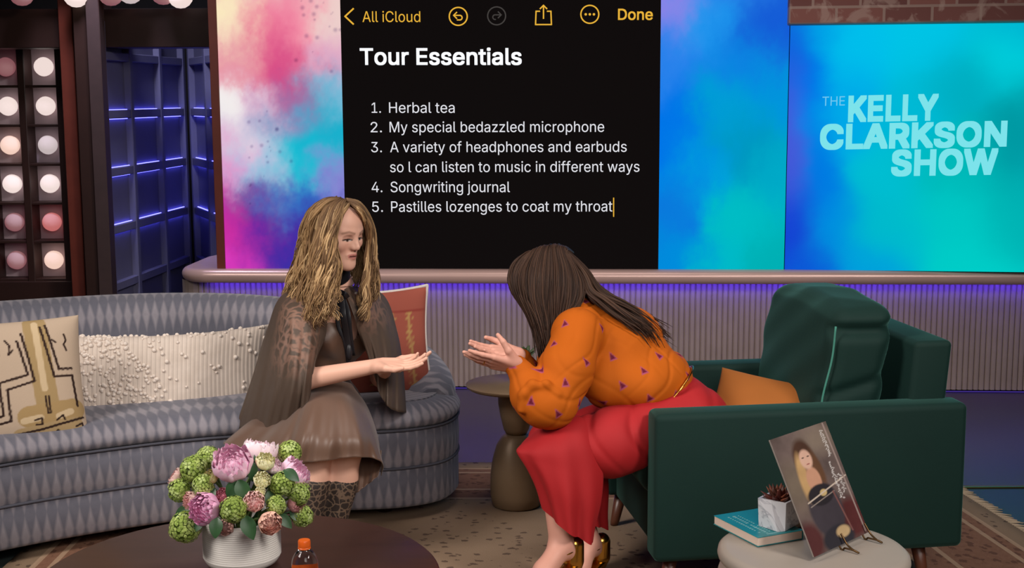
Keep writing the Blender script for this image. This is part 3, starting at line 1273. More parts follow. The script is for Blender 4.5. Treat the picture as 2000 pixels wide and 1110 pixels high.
sofa_mat = m.m
pipe_mat = plain('sofa_piping', (72, 72, 82), 0.9, 0.1)
front_pts = [(-3.3, 3.35), (-2.75, 3.62), (-2.2, 4.02), (-1.763, 4.40), (-1.467, 4.60), (-1.15, 4.755), (-0.85, 4.82), (-0.544, 4.845), (-0.40, 4.875), (-0.28, 4.95), (-0.225, 5.07), (-0.222, 5.22), (-0.27, 5.40), (-0.42, 5.575), (-0.68, 5.68), (-1.0, 5.72), (-1.45, 5.69), (-2.05, 5.47), (-2.7, 5.08), (-3.3, 4.62), (-3.65, 4.2), (-3.62, 3.65)]
SO = closed_cr(front_pts, 420)
ar = np.sum(SO[:, 0] * np.roll(SO[:, 1], -1) - np.roll(SO[:, 0], -1) * SO[:, 1])
if ar < 0:
    SO = SO[::-1]
sofa = thing('curved_sofa', 'long curved grey sofa woven with pale elongated diamonds, at left', 'sofa', (-1.6, 5.0, 0))
V, F, U = ringstack(SO, [(0.05, 0.055), (0.012, 0.06), (0.0, 0.075), (0.0, 0.14), (0.0, 0.205), (0.006, 0.213), (0.006, 0.218), (0.0, 0.226), (-0.004, 0.29), (0.0, 0.352), (0.012, 0.36), (0.05, 0.362)], cap_top=True)
mk('base', V, F, sofa_mat, sofa, uv=U)
V, F, U = ringstack(SO, [(0.03, 0.364), (0.006, 0.366), (-0.008, 0.382), (-0.010, 0.40), (0.004, 0.424), (0.035, 0.442), (0.075, 0.452), (0.13, 0.4545), (0.19, 0.456), (0.25, 0.457), (0.31, 0.458)], lim=np.clip((-0.62 - SO[:, 0]) / 0.5, 0, 1) * np.clip((SO[:, 0] + 3.2) / 0.5, 0, 1))
mk('seat', V, F, sofa_mat, sofa, uv=U, sharp=50)
for z, ins in ((0.363, -0.002), (0.2155, 0.0)):
    t = np.roll(SO, -1, 0) - np.roll(SO, 1, 0)
    t /= np.linalg.norm(t, axis=1)[:, None]
    p = SO + np.stack([-t[:, 1], t[:, 0]], 1) * ins
    p = np.column_stack([p, np.full(len(p), z)])
    V, F = tube(np.vstack([p, p[:1]]), 0.0055, 6, cap=False)
    mk('piping', V, F, pipe_mat, sofa, label='dark grey piping along the seam')
for x, y in ((-0.5, 5.0), (-1.35, 4.85), (-2.3, 4.3), (-0.7, 5.45), (-2.4, 5.0)):
    V, F = lathe([(0.03, 0.0125), (0.035, 0.06)], 16, (x, y, 0))
    mk('foot', V, F, dkwood, sofa)
# back: swept along the rear edge, falling towards the right end
bp = [(-3.4, 3.95), (-3.1, 4.45), (-2.6, 4.90), (-2.05, 5.29), (-1.5, 5.52), (-1.05, 5.56), (-0.72, 5.51), (-0.49, 5.39), (-0.365, 5.24), (-0.33, 5.09)]
hh = [0.80, 0.80, 0.80, 0.79, 0.785, 0.765, 0.715, 0.64, 0.555, 0.475]
nS = 150
BP = cr(np.column_stack([bp, hh]), nS)
T = np.gradient(BP[:, :2], axis=0)
T /= np.linalg.norm(T, axis=1)[:, None]
OUT = np.stack([-T[:, 1], T[:, 0]], 1)          # to the left of travel = outwards (away from the seat)
sl = np.concatenate([[0], np.cumsum(np.linalg.norm(np.diff(BP[:, :2], axis=0), axis=1))])
sec = 26
V, U = [], []
for i in range(nS):
    th = 0.105 * (1.0 if i < nS - 14 else 0.45 + 0.55 * math.sqrt(max(0.02, 1 - ((i - nS + 14) / 14) ** 2)))
    zt = BP[i, 2]
    z0 = 0.33
    hgt = max(zt - z0, 0.03)
    vl = 0
    pr = None
    for k in range(sec):
        f = k / (sec - 1)
        # front face up, over the top, down the outside
        if f < 0.4:
            q = f / 0.4
            off, z = -th * (1 + 0.14 * math.sin(PI * q)), z0 + (hgt - 0.07) * q
        elif f < 0.6:
            q = (f - 0.4) / 0.2
            an = PI * (1 - q)
            off, z = th * math.cos(an), z0 + hgt - 0.07 + 0.07 * math.sin(an)
        else:
            q = (f - 0.6) / 0.4
            off, z = th * (1 + 0.1 * math.sin(PI * q)), z0 + hgt - 0.07 - (hgt - 0.07 + 0.12) * q
        off += 0.05 * (z - z0) / 0.4
        p = np.array([BP[i, 0] + OUT[i, 0] * off, BP[i, 1] + OUT[i, 1] * off, z])
        if pr is not None:
            vl += np.linalg.norm(p - pr)
        pr = p
        V.append(p)
        U.append((sl[i], vl))
F = gridf(sec, nS) + [list(range(sec)), [(nS - 1) * sec + j for j in range(sec)][::-1]]
mk('back', V, [f[::-1] for f in F], sofa_mat, sofa, uv=np.array(U), sharp=55)

# ---- cushions on the sofa
cream = NT('cream_woven')
o = cream.attr('uvw')
sp = cream.n('ShaderNodeSeparateXYZ')
cream.l(o.outputs['Vector'], sp.inputs[0])
st = cream.math('ABSOLUTE', cream.math('SUBTRACT', cream.math('FRACT', cream.math('MULTIPLY', sp.outputs[0], 34.0)), 0.5))
nn = cream.noise(12, 4, vec=o.outputs['Vector']).outputs[0]
cc = cream.mix(nn, lin(196, 180, 166), lin(222, 208, 196))
cc = cream.mix(cream.math('MULTIPLY', cream.math('LESS_THAN', st, 0.12), 0.35), cc, lin(150, 134, 124))
cream.base(cc).set(Roughness=0.95)
cream.b.inputs['Specular IOR Level'].default_value = 0.1
cream.bump(st, 0.5, 0.006)
pa, pb = at(-70, 742, 4.96), at(528, 738, 5.27)
ctr = (pa + pb) / 2
xd = pb - pa
Lw = np.linalg.norm(xd)
tilt = np.array([0.06, 0.30, 0.95])
Rp = frame(xd, tilt)
V, F, U = pillow(Lw, 0.335, 0.15, 90, 0.03, 4.0, 40)
bow = 0.045 * (U[:, 0] ** 2)
V[:, 2] -= bow * 0.8
V[:, 1] += np.where(U[:, 0] > 0, 0.05 * U[:, 0] ** 2, 0.0)
nV0 = len(V)
mb = MB()
mb.add(V @ Rp.T + ctr, F, uv=U * np.array([1, 0.35, 0.1]))
rngC = np.random.default_rng(4)
sV, sF = lathe([(0.0001, -1), (0.7, -0.7), (1, 0), (0.7, 0.7), (0.0001, 1)], 8)
top = V[:nV0 // 2].reshape(40, 90, 3)
knots = MB()
for _ in range(2100):
    q = rngC.random()
    uu = rngC.beta(1.2, 2.0) if q < 0.86 else rngC.random()
    vvv = rngC.uniform(-0.96, 0.96)
    if uu > 0.46 + 0.22 * (0.5 - vvv * 0.5) and rngC.random() < 0.86:
        continue
    fi, fj = (vvv + 1) / 2 * 38.99, min(uu, 0.999) * 88.99
    i, j = int(fi), int(fj)
    fi, fj = fi - i, fj - j
    p = (top[i, j] * (1 - fi) + top[i + 1, j] * fi) * (1 - fj) + (top[i, j + 1] * (1 - fi) + top[i + 1, j + 1] * fi) * fj
    r = rngC.uniform(0.005, 0.0095)
    knots.add((sV * np.array([r, r, r * 0.8]) + p + np.array([0, 0, 0.002])) @ Rp.T + ctr, sF)
for uu in np.linspace(0.02, 0.97, 34):
    j = int(uu * 89)
    for i in (0, 39):
        if rngC.random() < (0.95 if uu < .45 else .5):
            r = rngC.uniform(0.007, 0.011)
            knots.add((sV * r + top[i, j]) @ Rp.T + ctr, sF)
lp = mb.build('lumbar_pillow', cream.m, use_uv=True, label='long cream lumbar pillow with raised knots lying along the sofa back', cat='pillow')
knots.build('raised_knots', plain('cream_wool', (226, 212, 200), 0.95, 0.1), lp, kind='stuff')

# patterned cushion, far left
PN = 190
V, F, U = pillow(0.50, 0.46, 0.15, PN, 0.04, 3.0)


def seg_d(P, a, b):
    a, b = np.array(a), np.array(b)
    ba = b - a
    t = np.clip(((P - a) @ ba) / (ba @ ba), 0, 1)
    return np.linalg.norm(P - a - t[:, None] * ba, axis=1)


def paint(P, C, pts, w, c, jit=0.0):
    d = np.min([seg_d(P, a, b) for a, b in zip(pts[:-1], pts[1:])], 0)
    d = d + jit * np.sin(P[:, 0] * 90 + P[:, 1] * 70)
    k = np.clip((w - d) / 0.008 + 0.5, 0, 1)[:, None]
    return C * (1 - k) + k * np.array(lin(c))


# pixel frame of the cushion: x 0..140 -> u , y 660..835 -> v
P2 = U[:, :2].copy()
C = np.tile(np.array(lin(192, 170, 148)), (len(V), 1))
tanc, brn = (150, 124, 84), (52, 36, 32)
mp_ = lambda x, y: ((x - 22) / 108.0, (748 - y) / 84.0)
L_ = lambda *pts: [mp_(*p) for p in pts]
C = paint(P2, C, L_((62, 672), (72, 772), (74, 800)), 0.16, (168, 142, 100))
C = paint(P2, C, L_((45, 795), (110, 790)), 0.17, (170, 142, 98))
C = paint(P2, C, L_((30, 818), (112, 808)), 0.10, (174, 148, 108))
C = paint(P2, C, L_((62, 672), (70, 760)), 0.045, (206, 182, 146))
C = paint(P2, C, L_((36, 800), (60, 797)), 0.05, (206, 182, 146))
C = paint(P2, C, L_((88, 797), (106, 792)), 0.05, (206, 182, 146))
for ln in (L_((35, 694), (47, 740), (5, 748), (8, 790), (-30, 800)), L_((42, 684), (56, 749), (16, 757), (18, 798), (-30, 806)),
           L_((70, 677), (86, 745), (114, 745), (118, 785)), L_((78, 675), (94, 736), (114, 736)), L_((-60, 826), (60, 813), (124, 801)), L_((-60, 848), (70, 828), (120, 824))):
    C = paint(P2, C, ln, 0.018, brn, 0.003)
for ln in (L_((18, 692), (24, 700), (22, 712), (28, 706)), L_((6, 700), (8, 712), (0, 716)), L_((105, 690), (108, 698), (104, 704), (108, 712)), L_((86, 696), (92, 700)),
           L_((-40, 838), (-20, 830), (-10, 840)), L_((20, 832), (30, 824), (40, 830)), L_((78, 822), (84, 815), (92, 822)), L_((112, 812), (122, 808), (124, 818)),
           L_((70, 770), (72, 792), (76, 792), (75, 770)), L_((52, 800), (62, 798), (62, 806), (53, 806)), L_((84, 802), (94, 796), (96, 802)), L_((-40, 700), (-30, 715), (-20, 700)), L_((-60, 760), (-40, 770), (-30, 760))):
    C = paint(P2, C, ln, 0.014, brn, 0.002)
C[len(V) // 2:] = lin(190, 166, 138)
ctr = at(20, 752, 4.70)
Rp = frame(at(130, 745, 4.76) - at(-80, 765, 4.62), np.array([-0.06, 0.30, 0.95]))
pm = colattr_mat('printed_linen', 0.95, bump=0.25, bscale=300, spec=0.15)
mk('throw_pillow', V @ Rp.T + ctr, F, pm, col=C, label='tan and brown geometric-print throw pillow at the left end of the photo', cat='pillow')

# coral cushion behind the standing collar
V, F, U = pillow(0.44, 0.44, 0.15, 60, 0.09, 2.6)
ctr = at(733, 672, 5.26)
Rp = frame(at(822, 630, 5.30) - at(650, 640, 5.22), np.array([0.12, 0.20, 0.97]))
C = np.tile(np.array(lin(156, 84, 70)), (len(V), 1))
for x in (0.28, 0.62, -0.1):
    C = paint(U[:, :2], C, [(x, 0.55), (x + 0.05, -0.9)], 0.02, (178, 140, 88))
    for y in np.linspace(-0.8, 0.5, 12):
        C = paint(U[:, :2], C, [(x - 0.06, y + 0.06), (x, y), (x + 0.07, y + 0.06)], 0.012, (178, 140, 88))
C = paint(U[:, :2], C, [(-1, 0.62), (1, 0.56)], 0.015, (140, 62, 54))
cp = mk('throw_pillow', V @ Rp.T + ctr, F, pm, col=C, label='coral throw pillow with pale edge standing behind the woman on the sofa', cat='pillow')
em = U[:len(V) // 2, :2].reshape(60, 60, 2)
Vt = (V @ Rp.T + ctr)[:len(V) // 2].reshape(60, 60, 3)
loop = np.vstack([Vt[0], Vt[1:, -1], Vt[-1, ::-1][1:], Vt[::-1, 0][1:]])
tV, tF = tube(loop, 0.012, 8, cap=False, flat=0.6)
mk('edge_trim', tV, tF, plain('white_trim', (206, 196, 190), 0.9, 0.1), cp, label='off-white trim')

# ---- armchair
emer = NT('green_velvet')
o = emer.obj()
nn = emer.noise(2.5, 4, vec=o).outputs[0]
emer.base(emer.mix(nn, lin(7, 34, 30), lin(11, 44, 38))).set(Roughness=0.75)
emer.b.inputs['Sheen Weight'].default_value = 0.42
emer.b.inputs['Sheen Roughness'].default_value = 0.35
emer.b.inputs['Sheen Tint'].default_value = (*lin(120, 190, 176), 1)
emer.b.inputs['Specular IOR Level'].default_value = 0.25
emer.bump(emer.noise(120, 3, vec=o).outputs[0], 0.15, 0.002)
velvet = emer.m
seam_mat = plain('green_seam', (60, 128, 112), 0.8, 0.1)
P0 = gz(1281, 812, 0.62)
P0[2] = 0
cang = math.radians(8.0)
FW = np.array([-math.cos(cang), -math.sin(cang), 0])     # the way the chair faces
SD = np.array([math.sin(cang), -math.cos(cang), 0])      # towards the camera-side arm
ZZ = np.array([0, 0, 1.0])
CH = lambda b, s, z: P0 - FW * b - SD * s + ZZ * z       # b: back from the arm front, s: away from the near face
RCh = np.column_stack([-FW, -SD, ZZ])
chair = thing('armchair', 'emerald green velvet armchair with box arms, at right', 'armchair', CH(0.5, 0.41, 0.0))


def cbox(b0, b1, s0, s1, z0, z1, bev=0.02, seg=4):
    V, F = rbox((b1 - b0, s1 - s0, z1 - z0), bev, seg)
    return V @ RCh.T + CH((b0 + b1) / 2, (s0 + s1) / 2, (z0 + z1) / 2), F


CW = 0.84
V, F = cbox(0, 1.03, 0.0, 0.115, 0.14, 0.62, 0.022)
mk('arm', V, F, velvet, chair, sharp=60)
V, F = cbox(0, 1.03, CW - 0.115, CW, 0.14, 0.62, 0.022)
mk('arm', V, F, velvet, chair, sharp=60)
# back shell: its top falls a little towards the rear
V, F = rbox((0.13, CW - 0.16, 0.62), 0.02, 4)
z_ = V[:, 2].copy()
V[:, 0] += 0.08 * (z_ + 0.31)
V = V @ RCh.T + CH(0.895, CW / 2, 0.50)
mk('back_frame', V, F, velvet, chair, sharp=60)
V, F = cbox(0.035, 0.90, 0.118, CW - 0.118, 0.14, 0.335, 0.015)
mk('seat_base', V, F, velvet, chair, sharp=60)


def puff(w, d, h, r, n=26):
    """soft box cushion: w (x), d (y), h (z), bulging faces"""
    V, F = rbox((2, 2, 2), 0.0)
    import bmesh
    bm = bmesh.new()
    bmesh.ops.create_cube(bm, size=2.0)
    bmesh.ops.subdivide_edges(bm, edges=bm.edges[:], cuts=n, use_grid_fill=True)
    V = np.array([v.co[:] for v in bm.verts])
    F = [[v.index for v in f.verts] for f in bm.faces]
    bm.free()
    S = np.array([w, d, h]) / 2
    P = V * S
    inner = np.maximum(S - r, 0.001)
    q = np.clip(P, -inner, inner)
    dlt = P - q
    ln = np.linalg.norm(dlt, axis=1)
    P = np.where(ln[:, None] > 1e-6, q + dlt / np.maximum(ln, 1e-9)[:, None] * np.minimum(ln, r)[:, None], P)
    N = P / S
    for ax_ in range(3):
        o1, o2 = [i for i in range(3) if i != ax_]
        bul = (1 - np.clip(np.abs(N[:, o1]), 0, 1) ** 2.2) * (1 - np.clip(np.abs(N[:, o2]), 0, 1) ** 2.2)
        amt = min(w, d, h) * (0.10 if S[ax_] == S.min() else 0.03)
        P[:, ax_] += np.sign(V[:, ax_]) * (np.abs(N[:, ax_]) > 0.9) * bul * amt
    return P, F, N


V, F, N = puff(0.82, CW - 0.24, 0.155, 0.045)
mk('seat_cushion', V @ RCh.T + CH(0.405, CW / 2, 0.40), F, velvet, chair)
# back cushion standing on the seat, leaning on the shell
V, F, N = puff(0.21, 0.66, 0.43, 0.055, 34)
wr = 0.006 * np.sin(N[:, 2] * 7 + N[:, 1] * 3) * np.sin(N[:, 1] * 5 + N[:, 2] * 2)
V[:, 0] += wr * np.clip(N[:, 0], -1, 1)
V[:, 2] += np.where(N[:, 2] > 0, 0.030 * (1 - N[:, 1] ** 2) * N[:, 2] - 0.004 * np.abs(np.sin(N[:, 1] * 5 + N[:, 0])) * N[:, 2], 0)
# a fold where the near upper corner is tucked in
fold = np.exp(-((N[:, 1] + 1) / 0.35) ** 2) * np.exp(-((N[:, 2] - 0.72) / 0.10) ** 2)
V[:, 1] += 0.030 * fold
fold2 = np.exp(-((N[:, 1] + 1) / 0.3) ** 2) * np.exp(-((N[:, 2] + 0.15 - 0.15 * N[:, 0]) / 0.09) ** 2)
V[:, 1] += 0.014 * fold2
V[:, 0] += 0.16 * (V[:, 2] + 0.25)
bc_c = CH(0.66, 0.118 + 0.335, 0.69)
bcu = mk('back_cushion', V @ RCh.T + bc_c, F, velvet, chair)
sm = []
for z in np.linspace(-0.18, 0.17, 22):
    b_ = -0.105 + 0.16 * (z + 0.25)
    sm.append(np.array([b_ + 0.006 + 0.004 * math.sin(z * 24), -0.332 + 0.004, z]))
V, F = tube([RCh @ p + bc_c for p in sm], 0.0035, 6)
mk('seam', V, F, seam_mat, bcu, label='paler piped seam')
for b, s in ((0.07, 0.06), (0.07, CW - 0.06), (0.9, 0.06), (0.9, CW - 0.06)):
    V, F = lathe([(0.014, 0.0125), (0.017, 0.03), (0.024, 0.14)], 16)
    V[:, 0] += (-1 if b < .5 else 1) * 0.03 * (1 - V[:, 2] / 0.14)
    mk('leg', V @ RCh.T + CH(b, s, 0), F, plain('walnut', (84, 46, 30), 0.4, 0.2), chair)

# mustard pillow tucked in the corner of the seat
V, F, U = pillow(0.46, 0.42, 0.13, 40, 0.10, 2.4)
ctr = CH(0.36, 0.30, 0.565)
Rp = frame(at(1604, 790, 4.45) - at(1405, 815, 4.50), np.array([0.25, 0.75, 0.62]))
ca, sa = math.cos(-0.42), math.sin(-0.42)
V = np.column_stack([V[:, 0] * ca - V[:, 1] * sa, V[:, 0] * sa + V[:, 1] * ca, V[:, 2]])
mk('throw_pillow', V @ Rp.T + at(1500, 832, 4.50), F, plain('mustard_velvet', (150, 84, 18), 0.8, 0.15, 5, sheen=0.3),
   label='mustard yellow throw pillow wedged in the green armchair', cat='pillow')

# ---- bronze pedestal table between the seats
bronze = NT('brushed_bronze')
bronze.base(bronze.mix(bronze.noise(6, 4, vec=bronze.obj()).outputs[0], lin(122, 100, 76), lin(146, 122, 96))).set(Roughness=0.42, Metallic=0.25)
tc_ = gz(1003, 749, 0.5)
st_ = thing('pedestal_table', 'bronze pedestal side table with hourglass base, between sofa and armchair', 'table', (tc_[0], tc_[1], 0.0125))
V, F = lathe([(0.0001, 0.478), (0.10, 0.478), (0.172, 0.482), (0.184, 0.490), (0.186, 0.497), (0.182, 0.5), (0.0001, 0.5)], 64, (tc_[0], tc_[1], 0))
mk('table_top', V, F, bronze.m, st_, sharp=50)
V, F = lathe([(0.0001, 0.0125), (0.088, 0.0125), (0.096, 0.02), (0.103, 0.06), (0.102, 0.14), (0.094, 0.20), (0.078, 0.255), (0.058, 0.290), (0.046, 0.300), (0.0001, 0.301)], 48, (tc_[0] + 0.01, tc_[1], 0))
mk('lower_pedestal', V, F, bronze.m, st_)
V, F = lathe([(0.0001, 0.301), (0.040, 0.301), (0.05, 0.32), (0.062, 0.37), (0.070, 0.42), (0.073, 0.478), (0.0001, 0.478)], 48, (tc_[0] + 0.01, tc_[1], 0))
mk('upper_pedestal', V, F, bronze.m, st_)
pc = gz(1020, 742, 0.5)
V, F = lathe([(0.0001, 0.5005), (0.036, 0.5005), (0.043, 0.512), (0.046, 0.56), (0.0465, 0.575), (0.043, 0.575), (0.041, 0.56), (0.0001, 0.556)], 32, (pc[0], pc[1], 0))
pot = mk('plant_pot', V, F, plain('white_ceramic', (206, 202, 194), 0.35, 0.04), label='small white pot with green plant on the bronze pedestal table', cat='potted plant')
lf = MB()
rngL = np.random.default_rng(9)
for k in range(26):
    a = rngL.uniform(0, 2 * PI)
    r = rngL.uniform(0.02, 0.075)
    h = rngL.uniform(0.04, 0.085)
    b = np.array([pc[0], pc[1], 0.557])
    e = b + np.array([r * math.cos(a), r * math.sin(a), h])
    V, F = tube(cr([b, b + (e - b) * 0.5 + ZZ * 0.012, e], 7), np.array([.003, .008, .013, .015, .012, .007, .001]), 6, flat=0.2)
    lf.add(V, F)
lf.build('foliage', plain('dark_leaf', (62, 78, 44), 0.5, 0.3), pot)

# ---- coffee table
walnut = NT('dark_walnut')
o = walnut.obj()
mpn = walnut.n('ShaderNodeMapping')
mpn.inputs['Scale'].default_value = (1.2, 9, 9)
walnut.l(o, mpn.inputs[0])
wn = walnut.noise(3, 5, vec=mpn.outputs[0], dist=1.2).outputs[0]
walnut.base(walnut.mix(wn, lin(48, 28, 24), lin(76, 46, 38))).set(Roughness=0.36)
CT = np.array([-0.70, 3.245])
ct = thing('coffee_table', 'round dark walnut coffee table in front of the sofa', 'table', (CT[0], CT[1], 0.0125))
V, F = lathe([(0.0001, 0.345), (0.47, 0.345), (0.505, 0.357), (0.515, 0.375), (0.513, 0.391), (0.503, 0.40), (0.0001, 0.40)], 96, (CT[0], CT[1], 0))
mk('table_top', V, F, walnut.m, ct, sharp=50)
V, F = lathe([(0.0001, 0.0125), (0.30, 0.0125), (0.31, 0.02), (0.31, 0.34), (0.0001, 0.345)], 64, (CT[0], CT[1], 0))
mk('drum_base', V, F, walnut.m, ct, sharp=50)

# ---- white drum table at the right front
wt = gz(1588, 1071, 0.5)
plaster = plain('cream_lacquer', (158, 147, 136), 0.45, 0.06)
prof = [(0.0001, 0.0125), (0.20, 0.0125), (0.215, 0.02)]
z = 0.03
while z < 0.47:
    prof += [(0.212, z), (0.226, z + 0.012), (0.230, z + 0.024), (0.226, z + 0.036), (0.212, z + 0.047)]
    z += 0.0475
prof = [q for q in prof if q[1] < 0.462]
prof += [(0.218, 0.464), (0.229, 0.472), (0.232, 0.482), (0.230, 0.492), (0.222, 0.499), (0.208, 0.5015), (0.0001, 0.5015)]
V, F = lathe(prof, 96, (wt[0], wt[1], 0))
dt = thing('drum_table', 'cream ribbed drum side table at bottom right, in front of the green armchair', 'table', (wt[0], wt[1], 0.0125))
nt = len(prof) * 96
mk('table_body', V, F, plaster, dt, sharp=60)
TZ = 0.502
# ================================================================== people


def unit(a):
    a = np.asarray(a, float)
    return a / np.linalg.norm(a)


class Head:
    def __init__(s, c, F, U, k=1.0):
        s.c, s.F = np.asarray(c, float), unit(F)
        s.U = unit(np.asarray(U, float) - s.F * (np.asarray(U, float) @ s.F))
        s.L = np.cross(s.U, s.F)
        s.k = k
        s.M = np.stack([s.L, s.F, s.U])

    def p(s, l, f, u):
        return s.c + s.k * (l * s.L + f * s.F + u * s.U)

    def local(s, V):
        return (V - s.c) @ s.M.T / s.k

    def prims(s, open_mouth=0.0):
        P, k = s.p, s.k
        A = s.M
        r = [el(P(0, -0.012, 0.036), np.array([.074, .094, .088]) * k, A, .02 * k),
             el(P(0, 0.045, 0.040), np.array([.060, .050, .060]) * k, A, .03 * k),
             rc(P(0, .030, -.012), .060 * k, P(0, .056, -.082), .024 * k, .03 * k),
             el(P(0, .077, -.096), np.array([.017, .015, .014]) * k, A, .018 * k),
             el(P(0, .066, -.058), np.array([.031, .026, .028]) * k, A, .02 * k)]
        for sg in (-1, 1):
            r += [rc(P(sg * .053, .004, -.036), .020 * k, P(sg * .013, .066, -.092), .014 * k, .03 * k),
                  el(P(sg * .043, .058, -.020), np.array([.020, .024, .020]) * k, A, .03 * k),
                  rc(P(sg * .012, .088, .026), .007 * k, P(sg * .045, .071, .030), .007 * k, .016 * k)]
        for sg in (-1, 1):
            r += [cut(el(P(sg * .031, .098, .006), np.array([.018, .014, .010]) * k, A, .012 * k))]
        for sg in (-1, 1):
            r += [el(P(sg * .0315, .0735, .005), np.array([.0135, .0125, .0125]) * k, A, .002 * k)]
        r += [rc(P(0, .088, .016), .0065 * k, P(0, .108, -.022), .0080 * k, .012 * k),
              el(P(0, .105, -.027), np.array([.0095, .009, .0075]) * k, A, .006 * k)]
        for sg in (-1, 1):
            r += [rc(P(sg * .006, .082, .004), .009 * k, P(sg * .009, .090, -.022), .0105 * k, .014 * k)]
        for sg in (-1, 1):
            r += [el(P(sg * .0105, .096, -.029), np.array([.0060, .009, .0062]) * k, A, .006 * k),
                  el(P(sg * .077, -.004, -.002), np.array([.010, .018, .031]) * k, A, .006 * k)]
        r += [rc(P(-.021, .082, -.0560), .0045 * k, P(.0, .0955, -.0515), .0062 * k, .007 * k),
              rc(P(.021, .082, -.0560), .0045 * k, P(.0, .0955, -.0515), .0062 * k, .007 * k),
              rc(P(-.017, .083, -.0630 - open_mouth), .0050 * k, P(.017, .083, -.0630 - open_mouth), .0050 * k, .007 * k),
              rc(P(-.005, .0905, -.0655 - open_mouth), .0064 * k, P(.005, .0905, -.0655 - open_mouth), .0064 * k, .006 * k),
              cut(rc(P(-.017, .099, -.0585 - open_mouth / 2), (.0022 + open_mouth / 2) * k, P(.017, .099, -.0585 - open_mouth / 2), (.0022 + open_mouth / 2) * k, .003 * k))]
        return r

    def paint(s, V, C, om=0.0, lid=(150, 104, 88)):
        q = s.local(V)
        l, f, u = q.T
        a = np.abs(l)

        def put(m, c):
            nonlocal C
            m = np.clip(m, 0, 1)[:, None]
            C = C * (1 - m) + m * np.array(lin(c))
        front = f > 0.05
        # cheeks
        put(front * 0.18 * np.exp(-((a - .042) / .02) ** 2 - ((u + .03) / .02) ** 2), (206, 120, 104))
        # lips
        d = np.minimum(seg_d(np.column_stack([a, u]), (0, -.0515), (.0185, -.0570)), seg_d(np.column_stack([a, u]), (0, -.0655 - om), (.017, -.0605 - om)))
        put((f > .068) * np.clip((.0068 - d) / .003, 0, 1) * 0.8, (186, 112, 104))
        put((f > .068) * (a < .0185) * np.clip((.003 + om * .7 - np.abs(u + .0588 + om / 2)) / .0018, 0, 1) * .9, (84, 40, 40))
        # eyelids, eyes, lashes, brows
        e = ((a - .0315) / .019) ** 2 + ((u - .007) / .012) ** 2
        put(front * np.clip((1.3 - e) * 2, 0, 1) * 0.55, lid)
        ey = ((a - .0315) / .0145) ** 2 + ((u + .0012) / .0034) ** 2
        put((f > .06) * np.clip((1 - ey) * 3, 0, 1), (196, 180, 172))
        ir = ((a - .0315) / .0062) ** 2 + ((u + .0014) / .0040) ** 2
        put((f > .06) * np.clip((1 - ir) * 3, 0, 1), (52, 36, 28))
        d = seg_d(np.column_stack([a, u]), (.017, .0015), (.031, .0035))
        d = np.minimum(d, seg_d(np.column_stack([a, u]), (.031, .0035), (.050, .000)))
        put((f > .05) * np.clip((.0034 - d) / .002, 0, 1), (44, 28, 24))
        d = np.minimum(seg_d(np.column_stack([a, u]), (.013, .0245), (.034, .0305)), seg_d(np.column_stack([a, u]), (.034, .0305), (.052, .024)))
        put((f > .04) * np.clip((.0052 - d) / .003, 0, 1) * 0.55, (112, 78, 58))
        put((f > .085) * np.clip((.0035 - np.hypot(a - .0085, u + .0365)) / .002, 0, 1), (110, 56, 48))
        return C


def hand_prims(w, A, N, S, curl=(0.25, 0.3, 0.35, 0.45), k=1.0, thumb=(0.75, 0.25), spread=0.02):
    """w: wrist; A: finger direction; N: palm normal; S: thumb side. curl in radians per joint, bending towards N"""
    A = unit(A)
    N = unit(np.asarray(N, float) - A * (np.asarray(N, float) @ A))
    S = np.asarray(S, float)
    S = unit(S - A * (S @ A) - N * (S @ N))
    w = np.asarray(w, float)
    P = lambda a, s, n=0.0: w + k * (a * A + s * S + n * N)
    r = []
    kn = [(.090, .032), (.094, .010), (.090, -.011), (.081, -.030)]
    for i, (a, s) in enumerate(kn):
        r.append(rc(P(.006, s * .55), .0175 * k, P(a, s), .0115 * k, .012 * k))
    r.append(rc(P(.02, -.022, .004), .015 * k, P(.065, -.030, .004), .012 * k, .012 * k))
    ln = [(.040, .025, .021), (.044, .028, .022), (.041, .026, .021), (.032, .020, .019)]
    rr = [(.0092, .0082, .0072, .0058), (.0094, .0084, .0074, .0060), (.0090, .0080, .0070, .0056), (.0080, .0070, .0062, .0050)]
    tips = []
    for i, (a, s) in enumerate(kn):
        p = P(a, s)
        an = 0.0
        d0 = unit(A + S * (s / .032) * spread)
        for j in range(3):
            an += curl[i] * (0.7, 1.1, 0.8)[j]
            q = p + k * ln[i][j] * (math.cos(an) * d0 + math.sin(an) * N)
            r.append(rc(p, rr[i][j] * k, q, rr[i][j + 1] * k, .003))
            p = q
        tips.append(p)
    # thumb: leaves the side of the palm near its base
    up, inn = thumb
    t0 = P(.018, .026, .004)
    t1 = P(.050, .052, .010 + .02 * up)
    t2 = t1 + k * .034 * unit(A * (1 - up * .6) + S * .35 + N * up)
    t3 = t2 + k * .028 * unit(A * (1 - up * .5) + S * (.1 - inn) + N * (up + .1))
    r += [rc(t0, .0165 * k, t1, .0125 * k, .012), rc(t1, .0122 * k, t2, .0098 * k, .005), rc(t2, .0098 * k, t3, .0070 * k, .003)]
    return r


